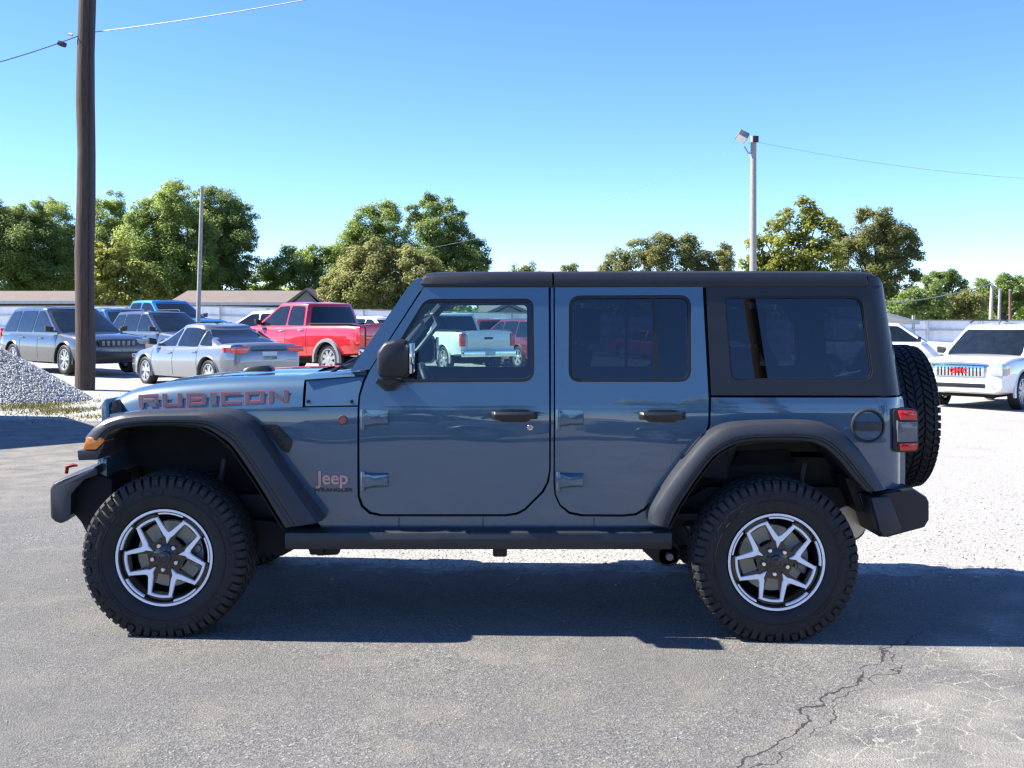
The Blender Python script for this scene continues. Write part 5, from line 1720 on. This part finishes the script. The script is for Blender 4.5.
def make_car(kind, name, label, cat, loc, yaw, pmat, scale=1.0, wheel=('single', 5), trim=None, opts=(), group=None):
    S = SPEC[kind]
    root = empty(name, loc, yaw, None, scale)
    tag(root, label, cat, group)
    st, Wm, Rt = S['st'], S['W'], S['Rt']
    xs = sorted(set([s[0] for s in st] + list(np.arange(-2.0, 2.01, .25))))
    xs = [x for x in xs if st[0][0] <= x <= st[-1][0]]
    def section(x):
        zt, w, zb = lerp_tab(st, x)
        H = zt - zb
        half = [(w * .80, zb), (w * .955, zb + .05), (w * .985, zb + H * .25), (w, zb + H * .48), (w * .992, zb + H * .68), (w * .965, zb + H * .84), (w * .93, zt - .045), (w * .86, zt - .008), (w * .55, zt + .012), (0, zt + .022)]
        return [(x, -y, z) for y, z in half] + [(x, y, z) for y, z in reversed(half[:-1])]
    mb = MB().loft([section(x) for x in xs])
    cb0, cf0, cb1, cf1, zb_, zr_, hb, hr = S['cab']
    me = mb.mesh('body', angle=45)
    me.materials.append(pmat); me.materials.append(M_arch)
    body = obj('body', me, None, root)
    # cut wheel wells (and the load bed)
    cut = MB(); cut.cm = 1
    wx = (-S['wb'] / 2, S['wb'] / 2)
    for x in wx:
        for s in (-1, 1):
            cut.lathe([(0, s * .55), (Rt * 1.14, s * .55), (Rt * 1.14, s * 1.3), (0, s * 1.3)], 32, 'y', c=(x, 0, Rt))
    if kind == 'pickup':
        cut.box((-1.95, 0, 1.45), (1.86, 1.56, 1.0))
    cme = cut.mesh('cut'); cme.materials.append(pmat); cme.materials.append(M_arch)
    co = obj('cut', cme, None, root)
    md = body.modifiers.new('wells', 'BOOLEAN'); md.object = co; md.operation = 'DIFFERENCE'; md.solver = 'EXACT'
    bpy.context.view_layer.update()
    nme = bpy.data.meshes.new_from_object(body.evaluated_get(bpy.context.evaluated_depsgraph_get()))
    body.modifiers.clear(); body.data = nme; finish(nme, 45)
    bpy.data.objects.remove(co, do_unlink=True)
    # cabin: pillars and roof, all on one curved shell
    xm, hl = (cb1 + cf1) / 2, (cf1 - cb1) / 2 + .15
    rc = .075 if kind == 'sedan' else .045
    def top_z(x): return zr_ - .065 - rc * min(1.6, ((x - xm) / hl) ** 2)
    def sz(x, t): return zb_ + t * (top_z(x) - zb_)
    def side_y(t): return hb + (hr - hb) * max(0, t) ** 1.25
    def edge_f(t, y): return cf0 + (cf1 - cf0) * max(0, t) ** 1.1 - .17 * min(1, abs(y) / side_y(t)) ** 2.6
    def edge_r(t, y): return cb0 + (cb1 - cb0) * max(0, t) ** 1.1 + .13 * min(1, abs(y) / side_y(t)) ** 2.6
    mb = MB(); rings = []
    us = (-1, -.93, -.8, -.6, -.3, 0, .3, .6, .8, .93, 1)
    def plan(t):
        Y = side_y(t)
        pts = [(edge_f(t, u * Y), u * Y) for u in us]
        xe, xs = edge_f(t, Y), edge_r(t, Y)
        pts += [(xe + (xs - xe) * k / 6, Y) for k in range(1, 6)]
        pts += [(edge_r(t, u * Y), u * Y) for u in reversed(us)]
        pts += [(xs + (xe - xs) * k / 6, -Y) for k in range(1, 6)]
        return pts
    for t in (-.12, 0, .15, .3, .5, .7, .85, 1.0):
        rings.append([(x, y, sz(x, t)) for x, y in plan(t)])
    P1 = plan(1.0)
    for ins, dz in ((.012, .022), (.045, .045), (.10, .058), (.22, .066), (.45, .075)):
        rings.append([(xm + (x - xm) * (1 - ins / hl * .9), y * (1 - ins / hr), top_z(x) + dz) for x, y in P1])
    mb.loft(rings)
    roof = mb.build('cabin', M_black if 'blackroof' in opts else pmat, root, angle=50)
    # side windows
    for s in (-1, 1):
        last = len(S['win']) - 1
        for i, (wa, wb_) in enumerate(S['win']):
            t0, t1 = .05, .93
            xa0 = xa1 = wa; xb0 = xb1 = wb_
            if i == last:
                xb0 = edge_f(t0, 9) - .10; xb1 = edge_f(t1, 9) - .09
                if kind == 'sedan': xb0 -= .10
            if i == 0:
                xa0 = edge_r(t0, 9) + .08; xa1 = edge_r(t1, 9) + .07
                if kind == 'sedan': t0, xa0, xa1 = .14, -1.50, -1.08
            m2 = MB(); rows = []
            for k in range(9):
                q = k / 8
                t = t0 + (t1 - t0) * q
                rr_ = .035 * (1 if k in (0, 8) else 0)
                xa_, xb_ = xa0 + (xa1 - xa0) * q + rr_, xb0 + (xb1 - xb0) * q - rr_
                xb_ = max(xb_, xa_ + .03)
                rows.append([(x, s * (side_y(t) + .006), sz(x, t)) for x in np.linspace(xa_, xb_, 5)])
            m2.loft(rows, closed=False)
            me_ = m2.mesh('window', angle=60, recalc=False)
            obj('window', me_, M_glassd, root)
        # dark sill strip, handles, mirror
        fx = cf0 - .42
        m_ = MB(); yy = s * (side_y(0) + .02)
        m_.loft([[(fx - .02, yy, zb_ + .04), (fx + .10, yy, zb_ + .03), (fx + .12, yy, zb_ + .16), (fx + .0, yy, zb_ + .17)], [(fx - .03, yy + s * .19, zb_ + .06), (fx + .06, yy + s * .2, zb_ + .05), (fx + .08, yy + s * .2, zb_ + .19), (fx - .02, yy + s * .2, zb_ + .2)]])
        m_.build('side_mirror', M_black if 'blackmirror' in opts or kind == 'pickup' else pmat, root, bevel=.02)
        nd = len(S['win']) - (1 if kind in ('suv', 'wagon', 'sedan') else 0)
        for k in range(2):
            hx = (-.85, .22)[k] if kind != 'pickup' else (-.70, .10)[k]
            zt, w, zb2 = lerp_tab(st, hx)
            hz_ = zt - .14
            MB().box((hx, s * (w * .968 + .012), hz_), (.20, .03, .03)).build('door_handle', M_chrome if 'chrome' in opts else pmat, root, bevel=.008)
        # door cut lines
        for xl in ((-.98, .06, 1.05) if kind != 'pickup' else (-.93, -.06, 1.0)):
            rr_ = []
            for f in (.12, .25, .48, .68, .84, .93):
                zt, w, zb2 = lerp_tab(st, xl)
                z = zb2 + (zt - zb2) * f
                pts = [(w * .955, zb2 + .05), (w * .985, zb2 + (zt - zb2) * .25), (w, zb2 + (zt - zb2) * .48), (w * .992, zb2 + (zt - zb2) * .68), (w * .965, zb2 + (zt - zb2) * .84), (w * .93, zt - .045)]
                y = np.interp(z, [q[1] for q in pts], [q[0] for q in pts])
                rr_.append([(xl - .006, s * (y - .004), z), (xl + .006, s * (y - .004), z), (xl + .006, s * (y + .0025), z), (xl - .006, s * (y + .0025), z)])
            MB().loft(rr_).build('door_seam', M_arch, root)
    # windshield, rear glass
    def slope_pane(nm, front):
        m_ = MB(); rows = []
        for k in range(9):
            t = .04 + .90 * k / 8
            Y = side_y(t) * (.90 if front else .86)
            if k in (0, 8): Y -= .03
            rows.append([((edge_f(t, y) + .007) if front else (edge_r(t, y) - .007), y, sz(edge_f(t, y) if front else edge_r(t, y), t)) for y in np.linspace(-Y, Y, 13)])
        m_.loft(rows, closed=False)
        obj(nm, m_.mesh(nm, angle=60, recalc=False), M_glassd, root)
    slope_pane('windshield', True)
    slope_pane('rear_window', False)
    # wheels
    tm, rm = car_wheel(Rt, .24 if kind != 'sedan' else .215, *wheel)
    for x in wx:
        for s in (-1, 1):
            w = obj('wheel', tm, M_tyre, root, (x, s * (Wm - .15), Rt), (0, 0, 0 if s < 0 else math.pi))
            obj('rim', rm, M_alloy, w)
    # underbody
    MB().box((0, 0, .36 if kind != 'sedan' else .28), (S['L'] - .9, Wm * 1.2, .16)).build('underbody', M_arch, root)
    x1 = st[-1][0]; zt1 = st[-1][1]; x0 = st[0][0]
    def onface(x, y, z, size, mat, nm, front=True, bevel=.01, yawd=0, parent=None):
        return MB().box((0, 0, 0), size).build(nm, mat, parent or root, bevel=bevel, loc=(x, y, z), rot=(0, 0, R(yawd)))
    nose = S['nose']
    if nose == 'suv':
        g = onface(x1 - .015, 0, .80, (.10, 1.02, .17), M_grill, 'grille')
        for i in range(7):
            onface(.056, (i - 3) * .135, 0, (.012, .075, .125), M_smoke, 'grille_slot', parent=g, bevel=.004)
        for s in (-1, 1):
            onface(x1 - .10, s * .70, .83, (.22, .36, .13), M_head, 'headlight', yawd=-s * 24, bevel=.03)
            onface(x1 - .05, s * .62, .47, (.12, .22, .07), M_head, 'fog_light', yawd=-s * 15)
        onface(x1 - .035, 0, .50, (.10, 1.25, .16), M_grill, 'bumper_intake', bevel=.03)
    if nose == 'wagon':
        g = onface(x1 - .02, 0, .86, (.11, 1.08, .24), M_chrome, 'grille', bevel=.03)
        for i in range(13):
            onface(.052, (i - 6) * .076, -.01, (.012, .034, .19), M_grill, 'grille_slot', parent=g, bevel=.003)
        text_obj('emblem', 'GMC', .16, M_redlens, g, (.075, 0, .0), ext=.006, off=.002, rot=(math.pi / 2, 0, math.pi / 2), sx=1.1)
        MB().loft([[(x1 - .16, y, 1.045 - .03 * abs(y)), (x1 + .02, y, 1.00 - .03 * abs(y)), (x1 + .03, y, 1.02 - .03 * abs(y)), (x1 - .16, y, 1.085 - .03 * abs(y))] for y in (-.62, -.3, 0, .3, .62)]).build('hood_deflector', pm('deflector_blue', (.10, .18, .34), .1, coat=1), root, bevel=.01)
        for s in (-1, 1):
            h = onface(x1 - .075, s * .77, .90, (.22, .40, .26), M_head, 'headlight', yawd=-s * 14, bevel=.035)
            onface(x1 - .13, s * .955, .90, (.16, .05, .21), M_amber, 'turn_signal', yawd=-s * 10)
            MB().lathe([(0, .0), (.06, .005), (.075, -.02)], 16, 'x').build('fog_light', M_head, root, loc=(x1 - .0, s * .70, .52))
        onface(x1 - .03, 0, .55, (.10, 1.1, .09), M_grill, 'bumper_intake', bevel=.02)
        for s in (-1, 1):
            MB().tube([(-2.0, s * .62, zr_ + .05), (-1.8, s * .64, zr_ + .075), (.1, s * .64, zr_ + .075), (.35, s * .62, zr_ + .02)], .02, 8).build('roof_rail', M_black, root)
        MB().tube([(-.3, -.2, zr_), (-.36, -.2, zr_ + .09)], .018, 6).build('antenna', M_black, root)
    if nose == 'sedan':
        onface(x1 - .03, 0, .52, (.10, .70, .20), M_grill, 'grille', bevel=.03)
        for s in (-1, 1):
            onface(x1 - .24, s * .66, .66, (.34, .24, .09), M_head, 'headlight', yawd=-s * 28, bevel=.03)
            # tail lamps wrap round the corner
            t = onface(x0 + .10, s * .63, .87, (.20, .44, .13), M_redlens, 'tail_light', yawd=s * 14, bevel=.025)
            onface(x0 + .30, s * .80, .88, (.34, .06, .09), M_redlens, 'tail_light_wing', yawd=s * 12, bevel=.02, parent=None)
        p = onface(x0 + .015, 0, .74, (.03, .36, .18), M_plate, 'licence_plate', bevel=.006)
        onface(x0 + .03, 0, .86, (.05, .84, .03), M_chrome if False else M_black, 'trunk_strip', bevel=.006)
        onface(x0 + .02, 0, .40, (.06, 1.1, .12), M_black, 'rear_valance', bevel=.02)
    if nose == 'pickup':
        g = onface(x1 - .02, 0, .97, (.10, 1.0, .34), M_chrome if 'chrome' in opts else M_grill, 'grille', bevel=.03)
        onface(.05, 0, 0, (.02, .9, .05), M_grill, 'grille_bar', parent=g)
        onface(.05, 0, 0, (.022, .05, .28), M_grill, 'grille_bar', parent=g)
        onface(x1 + .03, 0, .62, (.20, 1.85, .22), M_chrome if 'chrome' in opts else pmat, 'front_bumper', bevel=.04)
        onface(x0 - .05, 0, .60, (.20, 1.86, .20), M_chrome, 'rear_bumper', bevel=.03)
        onface(x0 - .16, 0, .62, (.02, .34, .16), M_plate, 'licence_plate', bevel=.004)
        t = onface(x0 - .010, 0, 1.0, (.05, 1.50, .50), pmat, 'tailgate', bevel=.02)
        onface(-.03, 0, .08, (.02, .30, .07), M_grill, 'handle', parent=t)
        for s in (-1, 1):
            onface(x1 - .08, s * .70, 1.0, (.16, .36, .26), M_head, 'headlight', yawd=-s * 12, bevel=.03)
            onface(x0 + .04, s * .885, 1.03, (.14, .17, .40), M_redlens, 'tail_light', bevel=.02)
            onface(-1.95, s * .89, 1.325, (1.95, .10, .03), M_black, 'bed_rail_cap', bevel=.008)
        if 'flares' in opts:
            fm = pm('grey_flare', (.17, .18, .19), .5)
            for x in wx:
                for s in (-1, 1):
                    mb = MB(); rings = []
                    for k in range(13):
                        t_ = R(-8 + 196 * k / 12)
                        c, sn = math.cos(t_), math.sin(t_)
                        rings.append([(x + c * r_, s * y_, Rt + sn * r_) for r_, y_ in ((Rt * 1.12, .96), (Rt * 1.12, 1.045), (Rt * 1.30, 1.035), (Rt * 1.34, .97))])
                    mb.loft(rings); mb.build('wheel_flare', fm, root, angle=40)
        if 'rack' in opts:
            mb = MB()
            for y in (-.85, .85):
                for x in (-2.7, -1.15):
                    mb.tube([(x, y, 1.3), (x, y, 1.98)], .035, 8)
                mb.tube([(-2.8, y, 1.98), (-1.0, y, 1.98)], .035, 8)
                mb.tube([(-2.7, y, 1.62), (-1.15, y, 1.62)], .028, 8)
            for x in (-2.7, -1.15):
                mb.tube([(x, -.85, 1.98), (x, .85, 1.98)], .035, 8)
            mb.build('ladder_rack', M_alloy, root)
            onface(-1.35, 0, 1.42, (.5, 1.7, .35), M_alloy, 'tool_box', bevel=.02)
    if kind in ('suv', 'wagon'):
        for s in (-1, 1):
            onface(x0 + .06, s * .80, 1.03, (.16, .20, .26), M_redlens, 'tail_light', bevel=.03)
        onface(x0 + .01, 0, .80, (.03, .4, .14), M_plate, 'licence_plate', bevel=.006)
        onface(x0 + .02, 0, .46, (.10, 1.5, .16), M_black, 'rear_bumper', bevel=.03)
    if kind != 'pickup' or 'flares' not in opts:
        for x in wx:
            for s in (-1, 1):
                rings = []
                for k in range(17):
                    t_ = R(-14 + 208 * k / 16)
                    c, sn = math.cos(t_), math.sin(t_)
                    w_ = lerp_tab(st, x + c * Rt * 1.2)[1]
                    rings.append([(x + c * r_, s * y_, Rt + sn * r_) for r_, y_ in ((Rt * 1.13, w_ * .93), (Rt * 1.13, w_ + .012), (Rt * 1.17, w_ + .018), (Rt * 1.25, w_ * .985))])
                MB().loft(rings).build('wheel_arch_lip', M_black if 'cladding' in opts else pmat, root, angle=50)
    if 'rails' in opts:
        for s in (-1, 1):
            MB().tube([(-1.8, s * .66, zr_ - .01), (-1.7, s * .665, zr_ + .045), (-.35, s * .665, zr_ + .045), (-.25, s * .65, zr_ - .01)], .018, 8).build('roof_rail', M_black if 'blackrail' in opts else M_alloy, root)
    if 'cladding' in opts:
        for s in (-1, 1):
            rr_ = []
            for x in (-1.0, -.5, 0, .5, 1.0):
                zt, w, zb2 = lerp_tab(st, x)
                rr_.append([(x, s * w * .90, zb2 + .02), (x, s * (w * .97 + .02), zb2 + .05), (x, s * (w * .985 + .018), zb2 + .16), (x, s * w * .93, zb2 + .18)])
            MB().loft(rr_).build('rocker_cladding', M_black, root, bevel=.01)
    return root

def place(px, py, wheel_xy, yaw, kind, scale=1.0, Y=None):
    """world position that puts the given wheel's contact point under photo pixel (px, py)"""
    if Y is None:
        Y = 25.0
        for _ in range(30):
            x = (px - 512) * Y / FPX
            Y = (CAMH - ground_z(x, Y)) * FPX / (py - YH)
    x = (px - 512) * Y / FPX
    S = SPEC[kind]
    lx = wheel_xy[0] * S['wb'] / 2 * scale; ly = wheel_xy[1] * (S['W'] - .15) * scale
    c, s = math.cos(yaw), math.sin(yaw)
    ox, oy = x - (lx * c - ly * s), Y - (lx * s + ly * c)
    return (ox, oy, ground_z(ox, oy) + 0.005)

def car(kind, name, label, cat, px, py, wxy, yaw_deg, pmat, scale=1.0, Y=None, **k):
    yaw = R(yaw_deg)
    return make_car(kind, name, label, cat, place(px, py, wxy, yaw, kind, scale, Y), yaw, pmat, scale, **k)

PT = {
 'graphite': paint('graphite_paint', (.040, .043, .048), .3),
 'silver': paint('silver_grey_paint', (.20, .215, .235), .45),
 'red': paint('red_paint', (.44, .006, .011), .1),
 'white': paint('white_paint', (.72, .73, .73), .0),
 'slate': paint('dark_blue_paint', (.035, .048, .068), .3),
 'bright': paint('bright_blue_paint', (.03, .20, .50), .4),
 'blue': paint('blue_paint', (.03, .10, .24), .4),
 'darkred': paint('dark_red_paint', (.22, .02, .02), .2),
 'orange': paint('orange_red_paint', (.45, .06, .03), .2),
 'black': paint('black_paint', (.012, .012, .014), .2),
}
car('suv', 'parked_suv', 'dark grey suv parked behind the gravel heap with seven slot black grille', 'suv', 68, 375.5, (1, -1), -42, PT['graphite'], 1.03, wheel=('twin', 5), opts=('blackmirror',))
car('sedan', 'parked_sedan', 'silver grey sedan with red tail lights parked behind the hood', 'sedan', 149, 383.5, (1, 1), 135, PT['silver'], 1.03, wheel=('twin', 5), opts=('blackmirror',))
car('pickup', 'parked_pickup', 'bright red crew cab pickup with grey wheel flares behind the silver sedan', 'pickup truck', 331, 377, (-1, 1), 139, PT['red'], 1.10, Y=31, opts=('flares', 'chrome'), wheel=('single', 8))
car('suv', 'parked_suv', 'slate blue suv with roof rails between the dark grey suv and silver sedan', 'suv', 168, 361, (1, -1), -42, PT['slate'], 1.0, Y=35, wheel=('single', 5), opts=('rails', 'blackmirror', 'blackrail'))
car('pickup', 'parked_pickup', 'bright blue pickup peeking over the slate blue suv', 'pickup truck', 172, 350, (1, -1), -38, PT['bright'], 1.15, Y=43, wheel=('single', 6))
car('suv', 'parked_suv', 'blue suv showing its windshield right of the utility pole', 'suv', 118, 356, (1, -1), -46, PT['blue'], 1.04, Y=40, wheel=('single', 5))
car('suv', 'parked_suv', 'white suv behind the silver sedan roof and beside the slim pole', 'suv', 216, 352, (1, 1), 160, PT['white'], 1.06, Y=42, wheel=('single', 5))
car('suv', 'parked_suv', 'white suv half hidden by the red pickup and the windshield pillar', 'suv', 395, 352, (1, -1), -40, PT['white'], 1.0, Y=44, wheel=('single', 5))
car('pickup', 'parked_pickup', 'white pickup with its tailgate showing through the driver window', 'pickup truck', 446, 372, (-1, 1), 121, PT['white'], 1.0, Y=35, wheel=('single', 6))
car('suv', 'parked_suv', 'orange red suv behind the white tailgate in the driver window', 'suv', 470, 360, (-1, 1), 118, PT['orange'], 1.0, Y=44, wheel=('single', 5))
car('suv', 'parked_suv', 'dark red suv at the right edge of the driver window view', 'suv', 520, 364, (-1, 1), 122, PT['darkred'], 1.02, Y=39, wheel=('single', 5))
car('sedan', 'parked_sedan', 'small red car seen through the tinted rear door window', 'sedan', 668, 359, (1, -1), -50, PT['red'], 1.0, Y=50, wheel=('single', 5))
car('pickup', 'work_truck', 'white work truck with ladder rack in front of the white fence', 'pickup truck', 943, 366, (1, -1), -14, PT['white'], 1.0, Y=36, opts=('rack',), wheel=('single', 6))
car('wagon', 'parked_suv', 'large white suv with chrome grille facing the camera at the right edge', 'suv', 1018, 409.5, (1, 1), -134, PT['white'], 1.0, wheel=('twin', 6), opts=('chrome', 'blackmirror'))
# two vehicles added out of view behind the photographer, to mirror in the door panels
for kind, lab, x, y, yaw, col in (('suv', 'dark grey suv added behind the camera to mirror in the rear door', 3.4, -4.3, 180, 'black'), ('sedan', 'silver sedan added behind the camera to mirror in the front door', -1.9, -4.7, 176, 'silver')):
    make_car(kind, 'parked_suv' if kind == 'suv' else 'parked_sedan', lab, 'suv' if kind == 'suv' else 'sedan', (x, y, ground_z(x, y)), R(yaw), PT[col], 1.0, ('single', 5))
def rear_pole():
    x, y = 7.15, -17.0  # pole added out of view for its reflection in the quarter glass
    root = empty('utility_pole', (x, y, 0)); tag(root, 'wooden utility pole added behind the camera to mirror in the rear quarter window', 'utility pole')
    MB().tube([(0, 0, -.3), (-.45, 0, 5), (-.95, 0, 11.5)], [.19, .175, .15], 18).build('shaft', M_pole, root)
    MB().tube([(-2.1, 0, 10.9), (.4, 0, 11.0)], .06, 8).build('cross_arm', M_pole, root)
rear_pole()
